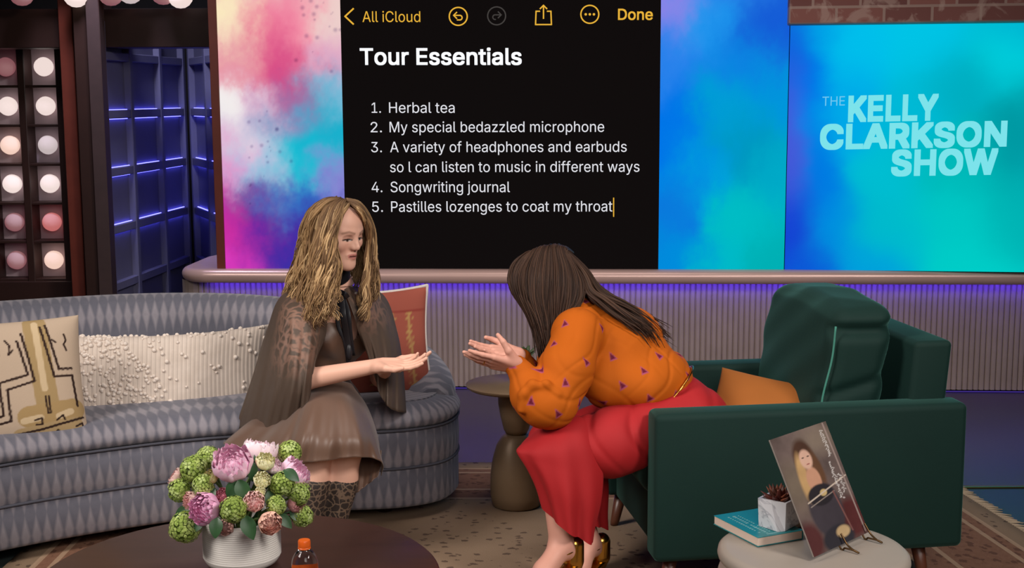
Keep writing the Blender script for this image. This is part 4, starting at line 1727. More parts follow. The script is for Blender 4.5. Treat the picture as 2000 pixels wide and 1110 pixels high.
def locks(guides, n, mb, rng, rad=0.010, wave=0.0, freq=3.0, jit=0.006, cols=None, seg=6, samp=26, flat=0.55, tip=0.25, root=None, wstart=0.3, extra=0.0, clump=1, spread=.003):
    """hair locks spread between neighbouring guide curves (each a list of (u, v, depth))"""
    G = [np.array([at(*q) for q in g]) for g in guides]
    m = max(len(g) for g in G)
    G = [cr(g, samp) for g in G]
    t = np.linspace(0, 1, samp)
    for q in range(n):
        if q % clump == 0:
            X0, PH0, FR0, CUT0, O0, C0 = rng.uniform(0, len(G) - 1), rng.normal(0, 0.9), rng.uniform(0.9, 1.12), rng.uniform(0.74, 1.0), rng.normal(0, jit, 3), rng.integers(len(cols))
        x = float(np.clip(X0 + (rng.normal(0, 0.07) if clump > 1 else 0), 0, len(G) - 1 - 1e-6))
        i = int(x)
        f = x - i
        P = G[i] * (1 - f) + G[i + 1] * f
        cut_ = CUT0 * rng.uniform(0.93, 1.0)
        P = cr(P, samp * 2)[:int(samp * 2 * cut_)]
        P = cr(P[::max(1, len(P) // 12)], samp)
        o = O0 + (rng.normal(0, spread, 3) if clump > 1 else 0)
        T = np.gradient(P, axis=0)
        T /= np.linalg.norm(T, axis=1)[:, None] + 1e-9
        side = np.cross(T, RC[:, 2])
        side /= np.linalg.norm(side, axis=1)[:, None] + 1e-9
        ph = x * 4.0 + PH0 + rng.normal(0, 0.12)
        fr = freq * FR0
        am = wave * np.clip((t - wstart) / (1 - wstart), 0, 1) * rng.uniform(0.6, 1.3)
        P = P + o * (0.3 + 0.7 * t)[:, None] + side * (am * np.sin(ph + fr * 2 * PI * t))[:, None]
        P = P + RC[:, 2] * ((am * 0.8 * np.cos(ph + fr * 2 * PI * t)) + extra * rng.random())[:, None]
        R = rad * rng.uniform(0.6, 1.25) * np.clip(np.minimum((t + 0.12) / 0.25, 1), .3, 1) * (1 - (1 - tip) * np.clip((t - 0.55) / 0.45, 0, 1) ** 1.3)
        V, F = tube(P, R, seg, flat, up=RC[:, 2])
        c = cols[C0 if rng.random() < .7 else rng.integers(len(cols))]
        C = np.tile(np.array(lin(c)), (len(V), 1)) * rng.uniform(0.85, 1.15)
        if root is not None:
            w = np.repeat(np.clip(1.15 - t / 0.5, 0, 1), seg)[:, None] * 0.8
            C = C * (1 - w) + w * np.array(lin(root))
        mb.add(V, F, col=C)


def sheet(guides, nv, nu, folds=0.0, nf=9.0, seed=0, f0=0.0):
    """cloth surface through guide curves (each a list of (u, v, depth)); folds push along the view axis"""
    G = np.array([cr([at(*q) for q in g], nv) for g in guides])          # (ng, nv, 3)
    S = np.stack([cr(G[:, j], nu) for j in range(nv)], 0)                 # (nv, nu, 3)
    uu, vv = np.meshgrid(np.linspace(0, 1, nu), np.linspace(0, 1, nv))
    rng = np.random.default_rng(seed)
    ph = rng.uniform(0, 6, 3)
    amp = folds * np.clip((vv - f0) / (1 - f0), 0, 1)
    dsp = amp * (np.sin(uu * nf * 2 * PI + ph[0] + 1.3 * np.sin(vv * 3 + ph[1])) + 0.5 * np.sin(uu * nf * 4.3 * PI + ph[2] + vv * 2))
    S = S + RC[:, 2] * dsp[..., None]
    return S.reshape(-1, 3), gridf(nu, nv), np.stack([uu, vv], -1).reshape(-1, 2)


skin_mat = colattr_mat('skin', 0.52, spec=0.3)
hair_mat = colattr_mat('hair', 0.55, spec=0.15)
SKIN = (222, 172, 150)
SKIN2 = (206, 150, 132)


def body_mesh(name, chunks, paint, parent, extra=None):
    mb = MB()
    for prims, h, bb, cuts_ in chunks:
        V, F = sdf_mesh(prims, h, bb, cuts=cuts_)
        mb.add(V, F, col=paint(V))
    return mb.build(name, skin_mat, parent, use_col=True)


def bbox_of(prims, m=0.012):
    B = [_bounds(p) for p in prims if p[0] != 'cut']
    return np.min([b[0] for b in B], 0) - m, np.max([b[1] for b in B], 0) + m


# ------------------------------------------------------------------ woman on the sofa
hc = at(656, 458, 4.72)
th, ph_ = math.radians(54), math.radians(9)
WF = np.array([math.sin(th) * math.cos(ph_), -math.cos(th) * math.cos(ph_), -math.sin(ph_)])
WH = Head(hc, WF, np.array([0.10, -0.06, 1.0]), 1.0)
nb = at(656, 566, 4.84)
ch_ = at(645, 650, 4.92)
pv = at(610, 765, 4.99)
rs, ls_ = at(588, 607, 4.76), at(735, 606, 4.97)
re_, rw = at(594, 742, 4.62), at(735, 715, 4.54)
le_, lw = at(744, 736, 5.02), at(752, 718, 4.72)
rh, lh = at(585, 792, 4.88), at(655, 790, 5.04)
rk, lk = at(620, 872, 4.50), at(680, 868, 4.55)
ra_, la_ = at(592, 1052, 4.54), at(642, 1052, 4.62)
head_p = WH.prims(0.001)
neck_p = [rc(WH.p(0, -.028, -.055), .050, nb, .052, .025)]
torso_p = [rc(nb, .06, ch_, .095, .05), rc(rs * .9 + ls_ * .1, .05, ls_ * .9 + rs * .1, .05, .05), rc(ch_ - (ls_ - rs) * .16, .085, ch_ + (ls_ - rs) * .16, .085, .05),
           rc(ch_, .10, pv, .115, .05), rc(rh, .09, lh, .09, .05)]
arm_p = [rc(rs, .047, re_, .038, .03), rc(re_, .038, rw, .0245, .015), rc(ls_, .047, le_, .038, .03), rc(le_, .038, lw, .0245, .015)]
leg_p = [rc(rh, .085, rk, .056, .03), rc(lh, .085, lk, .056, .03)]
for kn_, an_ in ((rk, ra_), (lk, la_)):
    mid = kn_ * .65 + an_ * .35
    leg_p += [rc(kn_, .052, mid, .054, .02), rc(mid, .054, an_, .035, .02), rc(an_, .036, an_ + np.array([0.06, -0.10, -0.055]), .032, .02),
              rc(an_ + np.array([0.06, -0.10, -0.055]), .034, an_ + np.array([0.09, -0.16, -0.062]), .026, .02)]
rdir = unit(at(845, 714, 4.50) - rw)
rh_p = hand_prims(rw, rdir, (0.0, -0.18, 1.0), (0, -1, 0), (0.16, 0.22, 0.26, 0.32), 1.0, (0.0, 0.35))
ldir = unit(at(840, 704, 4.66) - lw)
lh_p = hand_prims(lw, ldir, (0.0, -0.1, 1.0), (0, 1, 0), (0.16, 0.2, 0.22, 0.26), 0.98, (0.0, 0.35))
allp = torso_p + neck_p + arm_p + leg_p


def wpaint(V):
    C = np.tile(np.array(lin(SKIN)), (len(V), 1))
    return WH.paint(V, C, 0.001)


hb = bbox_of(head_p)
woman = thing('person', 'person with wavy blonde hair in brown dress and sheer cape, seated on the sofa', 'person', (pv[0], pv[1], 0.46))
ab = bbox_of(rh_p + lh_p, .01)
ab = (np.minimum(ab[0], np.minimum(re_, rw) - .05), np.maximum(ab[1], np.maximum(re_, rw) + .05))
body_mesh('body', [(allp, 0.0075, None, None), (head_p + neck_p + torso_p[:2], 0.0026, (hb[0] - np.array([0, 0, .06]), hb[1]), None), (arm_p + rh_p + lh_p, 0.0027, ab, None)], wpaint, woman)

satin = NT('brown_satin')
a = satin.attr('Col')
satin.l(a.outputs['Color'], satin.b.inputs['Base Color'])
satin.set(Roughness=0.46)
satin.b.inputs['Sheen Weight'].default_value = 0.2
satin = satin.m
BR = lin(98, 72, 57)
# bodice
bod = [rc(nb + (ch_ - nb) * .35, .072, ch_, .102, .05), rc(ch_ - (ls_ - rs) * .17, .092, ch_ + (ls_ - rs) * .17, .092, .05), rc(ch_, .108, pv, .122, .05), rc(rh, .1, lh, .1, .05)]
# bust
TW = unit(ls_ - rs)
TFr = unit(np.cross(TW, [0, 0, 1.0]))
if TFr[1] > 0:
    TFr = -TFr
for sg in (-1, 1):
    bod.append(el(ch_ + TW * sg * .062 + TFr * .075 - ZZ * .01, (.055, .055, .055), None, .04))


def fold_w(X, Y, Z):
    return 0.0035 * np.sin(X * 60 + Z * 45) * np.sin(Y * 40 + Z * 20)


V, F = sdf_mesh(bod, 0.006, disp=fold_w)
# keyhole neckline: an open lens down the middle of the chest
q = (V - ch_)
lx, lz, lf_ = q @ TW, q[:, 2], q @ TFr
hole = (lf_ > 0.02) & ((np.abs(lx) < 0.050 * np.sqrt(np.clip(1 - ((lz - 0.065) / 0.085) ** 2, 0, 1)))) | (lz > 0.17)
V, F, used = keep_faces(V, F, ~hole)
mk('bodice', V, F, satin, woman, col=np.tile(BR, (len(V), 1)))
# skirt: satin draped over the lap
skG = [
    [(598, 762, 4.86), (545, 790, 4.80), (485, 826, 4.74), (436, 866, 4.70)],
    [(602, 758, 4.80), (565, 795, 4.70), (520, 845, 4.60), (480, 892, 4.56)],
    [(612, 752, 4.74), (590, 785, 4.60), (566, 846, 4.48), (548, 908, 4.45)],
    [(626, 748, 4.72), (612, 786, 4.545), (598, 850, 4.415), (590, 905, 4.405)],
    [(646, 746, 4.72), (646, 788, 4.54), (646, 852, 4.41), (644, 899, 4.395)],
    [(668, 746, 4.74), (682, 790, 4.56), (698, 850, 4.445), (704, 893, 4.44)],
    [(684, 750, 4.80), (708, 795, 4.66), (728, 852, 4.54), (746, 904, 4.51)],
    [(690, 756, 4.88), (718, 798, 4.78), (738, 860, 4.68), (744, 930, 4.63)]]
V, F, U = sheet(skG, 50, 120, 0.0085, 6.0, 11, 0.15)
mb = MB()
mb.add(V, F, col=np.tile(BR, (len(V), 1)))
skH = [[(745, 880, 4.64), (744, 905, 4.60), (738, 930, 4.56)], [(725, 880, 4.66), (722, 915, 4.60), (716, 948, 4.56)], [(702, 885, 4.66), (698, 925, 4.60), (692, 964, 4.56)], [(680, 890, 4.66), (670, 930, 4.62), (655, 970, 4.58)]]
V, F, U = sheet(skH, 24, 50, 0.006, 2.5, 4, 0.0)
mb.add(V, F, col=np.tile(BR, (len(V), 1)))
skirt = mb.build('skirt', satin, woman, use_col=True)
so_ = skirt.modifiers.new('thickness', 'SOLIDIFY')
so_.thickness = 0.002
# lace boots
bt = []
for kn_, an_ in ((rk, ra_), (lk, la_)):
    s0 = kn_ * .60 + an_ * .40
    bt += [rc(s0, .063, an_, .045, .01), rc(an_, .044, an_ + np.array([0.06, -0.10, -0.058]), .038, .02), rc(an_ + np.array([0.06, -0.10, -0.058]), .038, an_ + np.array([0.10, -0.17, -0.066]), .028, .02)]
V, F = sdf_mesh(bt, 0.006)
lace = NT('lace_boot')
o = lace.obj()
vn = lace.n('ShaderNodeTexVoronoi')
vn.feature = 'DISTANCE_TO_EDGE'
vn.inputs['Scale'].default_value = 44
nd = lace.noise(14, 3, vec=o)
va = lace.n('ShaderNodeVectorMath', operation='MULTIPLY_ADD')
lace.l(nd.outputs['Color'], va.inputs[0])
va.inputs[1].default_value = (.05, .05, .05)
lace.l(o, va.inputs[2])
lace.l(va.outputs[0], vn.inputs['Vector'])
lf2 = lace.ramp(vn.outputs['Distance'], [(0.05, (1, 1, 1)), (0.12, (0, 0, 0))])
lace.base(lace.mix(lf2, lin(46, 36, 32), lin(112, 92, 76))).set(Roughness=0.7)
mk('boots', V, F, lace.m, woman)
# collar and ribbon
black = plain('black_ribbon', (20, 19, 24), 0.45, 0.2)
col_c = WH.p(0, -.024, -.062) * .42 + nb * .58
upn = unit(WH.p(0, -.028, -.055) - nb)
ring = []
ex = unit(np.cross(upn, [0, 1, 0]))
ey = np.cross(upn, ex)
cv = []
for hh_ in (-0.026, -0.018, 0.0, 0.018, 0.026):
    cv.append([col_c + upn * hh_ + (0.058 + (0.003 if abs(hh_) < .02 else 0)) * (math.cos(a) * ex + math.sin(a) * ey) for a in np.linspace(0, 2 * PI, 40, endpoint=False)])
V = np.concatenate([np.array(c) for c in cv])
F = gridf(40, 5, True)
co = mk('collar', V, F, black, woman)
so_ = co.modifiers.new('thickness', 'SOLIDIFY')
so_.thickness = 0.004
rb = MB()
for pts, wd in (([(664, 572, 4.70), (667, 590, 4.66), (670, 615, 4.64), (676, 650, 4.66), (682, 690, 4.68)], .016), ([(662, 572, 4.70), (657, 600, 4.66), (662, 640, 4.66), (674, 668, 4.67), (683, 720, 4.70)], .010),
                ([(668, 575, 4.69), (680, 610, 4.65), (684, 650, 4.66), (690, 695, 4.69)], .010), ([(660, 570, 4.70), (672, 574, 4.665), (679, 582, 4.68)], .012)):
    P = cr([at(*q) for q in pts], 18)
    V, F = tube(P, np.full(18, wd * .8), 8, 0.14, up=RC[:, 2])
    rb.add(V, F)
V, F = sdf_mesh([el(at(682, 688, 4.675), (.012, .010, .030)), el(at(662, 574, 4.68), (.016, .012, .014))], .004)
rb.add(V, F)
rb.build('ribbon_tie', black, woman, label='black ribbon tie hanging from the collar')
# cape
cm = NT('sheer_cape')
a = cm.attr('uvw')
sp = cm.n('ShaderNodeSeparateXYZ')
cm.l(a.outputs['Vector'], sp.inputs[0])
tb = cm.n('ShaderNodeBsdfTransparent')
mxs = cm.n('ShaderNodeMixShader')
o = cm.obj()
vn = cm.n('ShaderNodeTexVoronoi')
vn.feature = 'DISTANCE_TO_EDGE'
vn.inputs['Scale'].default_value = 25
nd = cm.noise(9, 3, vec=o)
va = cm.n('ShaderNodeVectorMath', operation='MULTIPLY_ADD')
cm.l(nd.outputs['Color'], va.inputs[0])
va.inputs[1].default_value = (.14, .14, .14)
cm.l(o, va.inputs[2])
cm.l(va.outputs[0], vn.inputs['Vector'])
lf3 = cm.ramp(vn.outputs['Distance'], [(0.05, (1, 1, 1)), (0.22, (0, 0, 0))])
lz_ = cm.math('MULTIPLY', lf3, sp.outputs[2])       # z of uvw: where the lace inset lies
cm.base(cm.mix(lz_, lin(86, 70, 59), lin(158, 120, 102))).set(Roughness=0.6)
alpha = cm.math('SUBTRACT', 0.84, cm.math('MULTIPLY', lz_, 0.25))
cm.l(alpha, mxs.inputs[0])
cm.l(tb.outputs[0], mxs.inputs[1])
cm.l(cm.b.outputs[0], mxs.inputs[2])
cm.l(mxs.outputs[0], cm.t.nodes['Material Output'].inputs['Surface'])
capeR = [
    [(640, 556, 4.95), (600, 575, 5.06), (560, 625, 5.14), (525, 720, 5.16), (500, 815, 5.10)],
    [(632, 556, 4.92), (572, 572, 4.98), (530, 640, 5.04), (495, 740, 5.06), (462, 834, 5.00)],
    [(628, 558, 4.86), (553, 576, 4.84), (522, 645, 4.84), (495, 745, 4.86), (468, 838, 4.88)],
    [(630, 560, 4.80), (558, 590, 4.70), (538, 660, 4.66), (520, 750, 4.68), (500, 842, 4.72)],
    [(634, 562, 4.76), (575, 600, 4.62), (565, 670, 4.56), (552, 755, 4.56), (535, 838, 4.62)],
    [(640, 564, 4.73), (600, 608, 4.61), (592, 675, 4.55), (583, 755, 4.53), (572, 822, 4.58)],
    [(646, 566, 4.71), (622, 615, 4.63), (614, 670, 4.58), (604, 735, 4.55), (600, 790, 4.56)],
    [(650, 568, 4.70), (640, 620, 4.66), (634, 660, 4.65), (622, 690, 4.62), (612, 720, 4.585)]]
V, F, U = sheet(capeR, 60, 110, 0.010, 6.5, 3, 0.25)
zl = np.clip(1 - np.abs(U[:, 0] - 0.66) / 0.26, 0, 1) ** 0.5 * np.clip((0.72 - U[:, 1]) / 0.15, 0, 1)
mb = MB()
mb.add(V, F, uv=np.column_stack([U, zl]))
capeL = [
    [(672, 566, 4.72), (690, 615, 4.70), (700, 650, 4.74), (712, 680, 4.78), (722, 700, 4.80)],
    [(678, 562, 4.76), (712, 605, 4.76), (726, 660, 4.78), (738, 710, 4.80), (742, 770, 4.80)],
    [(684, 560, 4.82), (735, 590, 4.86), (757, 650, 4.86), (765, 720, 4.86), (765, 800, 4.84)],
    [(684, 558, 4.88), (748, 578, 4.97), (775, 650, 4.98), (786, 720, 4.98), (792, 806, 4.96)],
    [(678, 557, 4.94), (745, 576, 5.06), (772, 650, 5.10), (784, 730, 5.12), (788, 800, 5.10)]]
V, F, U = sheet(capeL, 60, 70, 0.008, 5.0, 5, 0.3)
zl = np.clip(1 - np.abs(U[:, 0] - 0.35) / 0.3, 0, 1) ** 0.5 * np.clip((0.5 - U[:, 1]) / 0.15, 0, 1) * 0.7
mb.add(V, F, uv=np.column_stack([U, zl]))
cape = mb.build('cape', cm.m, woman, use_uv=True, label='sheer brown cape with lace shoulders')
so_ = cape.modifiers.new('thickness', 'SOLIDIFY')
so_.thickness = 0.0015
# hair
rngH = np.random.default_rng(12)
hm = MB()
capV, capF = sdf_mesh([el(WH.p(0, -.020, .042), (.076, .094, .089), WH.M, .02), el(WH.p(0, -.045, -.03), (.062, .062, .075), WH.M, .03)], .005)
q = WH.local(capV)
keep = ~((q[:, 1] > 0.035) & (q[:, 2] < 0.088 - 0.0 * q[:, 1]) & (np.abs(q[:, 0]) < 0.075))
capV, capF, _ = keep_faces(capV, capF, keep)
hm.add(capV, capF, col=np.tile(lin(84, 62, 46), (len(capV), 1)))
bl = [(168, 134, 94), (136, 105, 73), (200, 166, 122), (108, 82, 58), (152, 120, 84)]
nearG = [
    [(646, 392, 4.82), (604, 418, 4.88), (592, 468, 4.94), (580, 535, 4.95), (560, 590, 4.94), (550, 606, 4.93)],
    [(652, 391, 4.76), (608, 419, 4.80), (594, 470, 4.90), (586, 530, 4.93), (566, 580, 4.92), (556, 604, 4.90)],
    [(652, 390, 4.74), (610, 421, 4.72), (594, 480, 4.80), (584, 540, 4.80), (570, 590, 4.76), (568, 612, 4.72)],
    [(656, 389, 4.72), (618, 420, 4.665), (606, 485, 4.68), (596, 550, 4.67), (594, 605, 4.62), (600, 640, 4.58)],
    [(662, 389, 4.70), (636, 415, 4.63), (622, 480, 4.61), (616, 550, 4.60), (620, 610, 4.58), (626, 650, 4.56)],
    [(668, 390, 4.68), (650, 412, 4.60), (640, 470, 4.585), (638, 540, 4.57), (644, 600, 4.57), (648, 632, 4.57)],
    [(672, 391, 4.665), (664, 408, 4.605), (653, 455, 4.58), (650, 520, 4.57), (654, 575, 4.58), (655, 600, 4.58)]]
locks(nearG, 1760, hm, rngH, 0.0033, 0.017, 2.9, 0.009, bl, root=(86, 64, 47), wstart=0.18, flat=0.7, clump=16, seg=5, spread=.005)
farG = [
    [(674, 392, 4.665), (698, 402, 4.66), (716, 430, 4.70), (723, 480, 4.75), (726, 540, 4.76), (722, 585, 4.74), (714, 612, 4.72)],
    [(676, 391, 4.69), (704, 403, 4.72), (722, 440, 4.78), (727, 500, 4.82), (729, 560, 4.82), (726, 600, 4.80)],
    [(670, 390, 4.74), (698, 402, 4.82), (718, 450, 4.88), (724, 520, 4.90), (724, 590, 4.88)],
    [(660, 390, 4.78), (660, 420, 4.90), (660, 500, 4.96), (660, 580, 4.96)]]
locks(farG, 640, hm, rngH, 0.0033, 0.013, 2.5, 0.006, bl, root=(86, 64, 47), wstart=0.2, flat=0.7, clump=16, seg=5, spread=.004)
farG2 = [[(716, 470, 4.74), (708, 530, 4.73), (702, 580, 4.70), (696, 615, 4.68)], [(724, 480, 4.78), (722, 540, 4.76), (716, 600, 4.73), (708, 640, 4.70)]]
locks(farG2, 240, hm, rngH, 0.0032, 0.012, 1.6, 0.005, bl, wstart=0.05, flat=0.7, clump=16, seg=5, spread=.004)
topG = [[(666, 389, 4.69), (642, 394, 4.645), (620, 413, 4.640), (606, 446, 4.655), (600, 480, 4.665)], [(658, 388, 4.73), (630, 395, 4.71), (607, 419, 4.72), (597, 456, 4.75), (593, 490, 4.77)], [(652, 390, 4.78), (618, 401, 4.79), (601, 429, 4.83), (593, 470, 4.87), (588, 500, 4.88)]]
locks(topG, 420, hm, rngH, 0.0036, 0.006, 1.6, 0.005, bl, root=(86, 64, 47), flat=0.7, seg=5, clump=6, spread=.004, wstart=.3)
hl_ = [[(676, 396, 4.655), (668, 410, 4.622), (660, 428, 4.60), (655, 450, 4.585)], [(684, 398, 4.65), (676, 409, 4.622), (666, 424, 4.60), (658, 444, 4.585)], [(690, 400, 4.65), (700, 410, 4.64), (709, 425, 4.665), (714, 446, 4.70)], [(684, 397, 4.65), (697, 405, 4.645), (708, 418, 4.67), (716, 440, 4.71)]]
locks(hl_[:2], 90, hm, rngH, 0.0032, 0.002, 1.0, 0.003, bl, root=(86, 64, 47), flat=0.7, seg=5)
locks(hl_[2:], 90, hm, rngH, 0.0032, 0.002, 1.0, 0.003, bl, root=(86, 64, 47), flat=0.7, seg=5)
hm.build('hair', hair_mat, woman, use_col=True)

# ------------------------------------------------------------------ host leaning forward in the armchair
kc = at(1072, 565, 4.50)
KH = Head(kc, np.array([-0.80, 0.02, -0.60]), np.array([-0.6, 0.0, 0.8]), 1.0)
kn0 = at(1135, 620, 4.49)
kch = at(1195, 690, 4.50)
kpv = at(1310, 780, 4.50)
kls, krs = at(1128, 655, 4.34), at(1120, 640, 4.66)
kle, klw = at(1080, 790, 4.22), at(1012, 715, 4.20)
kre, krw = at(1065, 780, 4.60), at(1012, 694, 4.42)
klh, krh = at(1330, 825, 4.42), at(1330, 825, 4.60)
klk, krk = at(1090, 884, 4.24), at(1100, 876, 4.50)
kla, kra = at(1096, 1068, 4.22), at(1150, 1062, 4.46)
k_head = KH.prims(0.0)
k_neck = [rc(KH.p(0, -.028, -.055), .050, kn0, .056, .025)]
k_body = [rc(kn0, .07, kch, .11, .05), rc(kls, .06, krs, .06, .05), rc(kch, .115, kpv, .10, .05), rc(klh, .09, krh, .09, .05),
          rc(kls, .05, kle, .042, .03), rc(kle, .042, klw, .0265, .015), rc(krs, .05, kre, .042, .03), rc(kre, .042, krw, .0265, .015),
          rc(klh, .09, klk, .060, .03), rc(krh, .09, krk, .060, .03)]
k_arm = [k_body[5], k_body[7]]
for kn_, an_, dx in ((klk, kla, -0.02), (krk, kra, 0.0)):
    mid = kn_ * .65 + an_ * .35
    t1 = an_ + np.array([-0.035 + dx, -0.06, -0.06])
    t2 = an_ + np.array([-0.075 + dx, -0.13, -0.115])
    hl = an_ + np.array([0.035, 0.02, -0.03])
    k_body += [rc(kn_, .056, mid, .056, .02), rc(mid, .056, an_, .036, .02), rc(an_, .036, t1, .034, .02), rc(t1, .034, t2, .028, .02), rc(an_, .034, hl, .028, .02)]
    for j in range(5):
        b = t2 + np.array([-.028 + .013 * j, -.002 + .003 * j, -.006])
        k_body.append(rc(b, .010 - .0008 * j, b + np.array([-.012, -.035 + .004 * j, -.006]), .008 - .0006 * j, .003))
kd = unit(at(918, 699, 4.16) - klw)
kl_hand = hand_prims(klw, kd, (0.1, 0.62, 0.78), np.cross((0.0, 0.62, 0.78), kd), (0.06, 0.08, 0.10, 0.14), 0.97, (0.6, 0.0))
kd2 = unit(at(922, 682, 4.34) - krw)
kr_hand = hand_prims(krw, kd2, (0.0, -0.35, 0.94), np.cross(kd2, (0.0, -0.35, 0.94)), (0.10, 0.10, 0.12, 0.16), 0.97, (0.1, 0.2))


def kpaint(V):
    C = np.tile(np.array(lin(SKIN2)), (len(V), 1))
    return KH.paint(V, C)


host = thing('person', 'person in orange printed blouse and red trousers, leaning forward in the armchair', 'person', (kpv[0], kpv[1], 0.48))
hb2 = bbox_of(k_head)
ab2 = bbox_of(kl_hand + kr_hand, .012)
body_mesh('body', [(k_neck + k_body, 0.0065, None, None), (k_head + k_neck, 0.003, (hb2[0], hb2[1]), None), (k_arm + kl_hand + kr_hand, 0.0026, (ab2[0], ab2[1] + np.array([.05, .02, .0])), None)], kpaint, host)
gold = plain('gold', (214, 164, 78), 0.22, 0.05, metallic=1.0)
# ring
rb_ = [p for p in kl_hand if p[0] == 'rc']
fp = rb_[5 + 2 * 3]
fa, fb = fp[1], fp[3]
axd = unit(fb - fa)
ex = unit(np.cross(axd, [0, 0, 1.0]))
ey = np.cross(axd, ex)
rp = [fa + (fb - fa) * .55 + .0098 * (math.cos(a) * ex + math.sin(a) * ey) for a in np.linspace(0, 2 * PI, 24)]
V, F = tube(np.array(rp), 0.0016, 8)
mk('ring', V, F, gold, host, label='gold ring')

# blouse
bel = at(1282, 746, 4.50)
bl_p = [rc(kn0 + (kch - kn0) * .1, .085, kch, .145, .06), rc(kls, .085, krs, .085, .07), rc(kch, .145, bel, .120, .06), rc(at(1200, 735, 4.44), .10, at(1280, 750, 4.44), .10, .05),
        rc(at(1185, 752, 4.36), .075, at(1262, 758, 4.36), .064, .05), rc(kch, .14, at(1230, 660, 4.52), .10, .05)]
sl_p = [rc(kls + np.array([0, -.01, 0]), .078, at(1105, 725, 4.24), .080, .04), rc(at(1105, 725, 4.24), .080, at(1082, 790, 4.20), .070, .04), el(at(1062, 786, 4.19), (.085, .07, .062), None, .05),
        rc(at(1062, 786, 4.19), .066, at(1035, 765, 4.19), .056, .04), rc(at(1035, 765, 4.19), .052, at(1018, 728, 4.20), .034, .03), rc(at(1018, 728, 4.20), .036, at(1010, 718, 4.20), .035, .01)]
fr_ = [at(1018, 800, 4.135), at(1022, 770, 4.125), at(1040, 752, 4.125), at(1066, 752, 4.125), at(1086, 772, 4.13), at(1084, 806, 4.135)]
sl_p += [rc(a_, .009, b_, .009, .016) for a_, b_ in zip(fr_[:-1], fr_[1:])]
sr_p = [rc(krs, .08, kre, .075, .04), rc(kre, .07, at(1030, 730, 4.46), .045, .03), rc(at(1030, 730, 4.46), .04, krw + unit(kre - krw) * .03, .036, .02)]


def fold_b(X, Y, Z):
    s = X * 0.6 + Z * 0.8
    g1 = s * 14.0 + 0.45 * np.sin(Y * 16) + 0.3 * np.sin(X * 13 - Z * 9)
    g2 = X * 11.0 - Z * 10.0 + 0.3 * np.sin(Y * 20 + Z * 12)
    gg = lambda c, w: np.exp(-((c - np.floor(c) - 0.5) / w) ** 2)
    f = 0.0036 * gg(g1, 0.11) * (0.45 + 0.55 * np.sin(X * 12 + Z * 17 + 0.6)) + 0.0034 * gg(g2, 0.10) * (0.5 + 0.5 * np.sin(X * 17 - Z * 11 + Y * 9))
    return f - 0.003


bm_ = MB()
for pr_ in (bl_p, sl_p, sr_p):
    V, F = sdf_mesh(pr_, 0.0036, disp=fold_b)
    bm_.add(V, F)
V, F = np.concatenate(bm_.V), np.array(bm_.F)
# small tulip-like motifs scattered over the cloth
rngB = np.random.default_rng(31)
C = np.tile(np.array(lin(176, 86, 14)), (len(V), 1))
# approximate normals
N_ = np.zeros_like(V)
q = V[F]
fn = np.cross(q[:, 2] - q[:, 0], q[:, 3] - q[:, 1])
for i in range(4):
    np.add.at(N_, F[:, i], fn)
N_ /= np.linalg.norm(N_, axis=1)[:, None] + 1e-12
cs = []
order = rngB.permutation(len(V))
for i in order:
    if all(np.linalg.norm(V[i] - V[j]) > 0.088 for j in cs):
        cs.append(i)
    if len(cs) > 170:
        break
for i in cs:
    n = N_[i]
    upv = unit(ZZ * 0.9 - np.array([.35, 0, 0]) - n * ((ZZ * 0.9 - np.array([.35, 0, 0])) @ n) + 1e-6)
    r_ = rngB.normal(0, 0.25)
    sx = np.cross(n, upv)
    upv, sx = upv * math.cos(r_) + sx * math.sin(r_), sx * math.cos(r_) - upv * math.sin(r_)
    d = V - V[i]
    near = np.where(np.einsum('ij,ij->i', d, d) < 0.0016)[0]
    a, b = d[near] @ sx, d[near] @ upv
    for sc_, c_, al in ((1.0, (150, 66, 104), .85), (.68, (96, 22, 44), 1.0)):
        bb = b + 0.002
        tri = np.clip((0.019 * sc_ - bb) / 0.036, 0, sc_) * 0.0155
        ins = np.clip((bb + 0.0145 * sc_) / .002, 0, 1) * (bb < 0.0185 * sc_)
        m_ = (np.clip((tri - np.abs(a)) / 0.002 + 0.5, 0, 1) * ins * al)[:, None]
        C[near] = C[near] * (1 - m_) + m_ * np.array(lin(c_))
cloth = colattr_mat('orange_print_cloth', 0.8, spec=0.15)
mk('blouse', V, F, cloth, host, col=C)
# trousers: hips and thighs as one body of cloth, the wide cropped legs hang in folds


def groove(c, w):
    """narrow sharp creases, period 1 in c"""
    f = c - np.floor(c) - 0.5
    return np.exp(-(f / w) ** 2)


def fold_t(X, Y, Z):
    a = 0.010 * groove((X * 3.0 + Z * 1.5 + 0.10 * np.sin(Z * 16 + Y * 6)) * 2.6 + 0.2, 0.10) * (0.5 + 0.5 * np.sin(Z * 19 + X * 11))
    return a - 0.002


tr_p = [rc(at(1326, 790, 4.50), .100, at(1348, 826, 4.50), .125, .05), rc(at(1342, 826, 4.42), .118, at(1190, 866, 4.29), .100, .06), rc(at(1190, 866, 4.29), .100, at(1100, 872, 4.25), .076, .05),
        rc(at(1342, 828, 4.60), .118, at(1180, 858, 4.54), .11, .06), rc(at(1180, 858, 4.54), .11, at(1075, 864, 4.48), .076, .05), rc(at(1200, 850, 4.4), .10, at(1340, 820, 4.5), .12, .05)]
V, F = sdf_mesh(tr_p, 0.0055, disp=fold_t)
mb = MB()
mb.add(V, F)


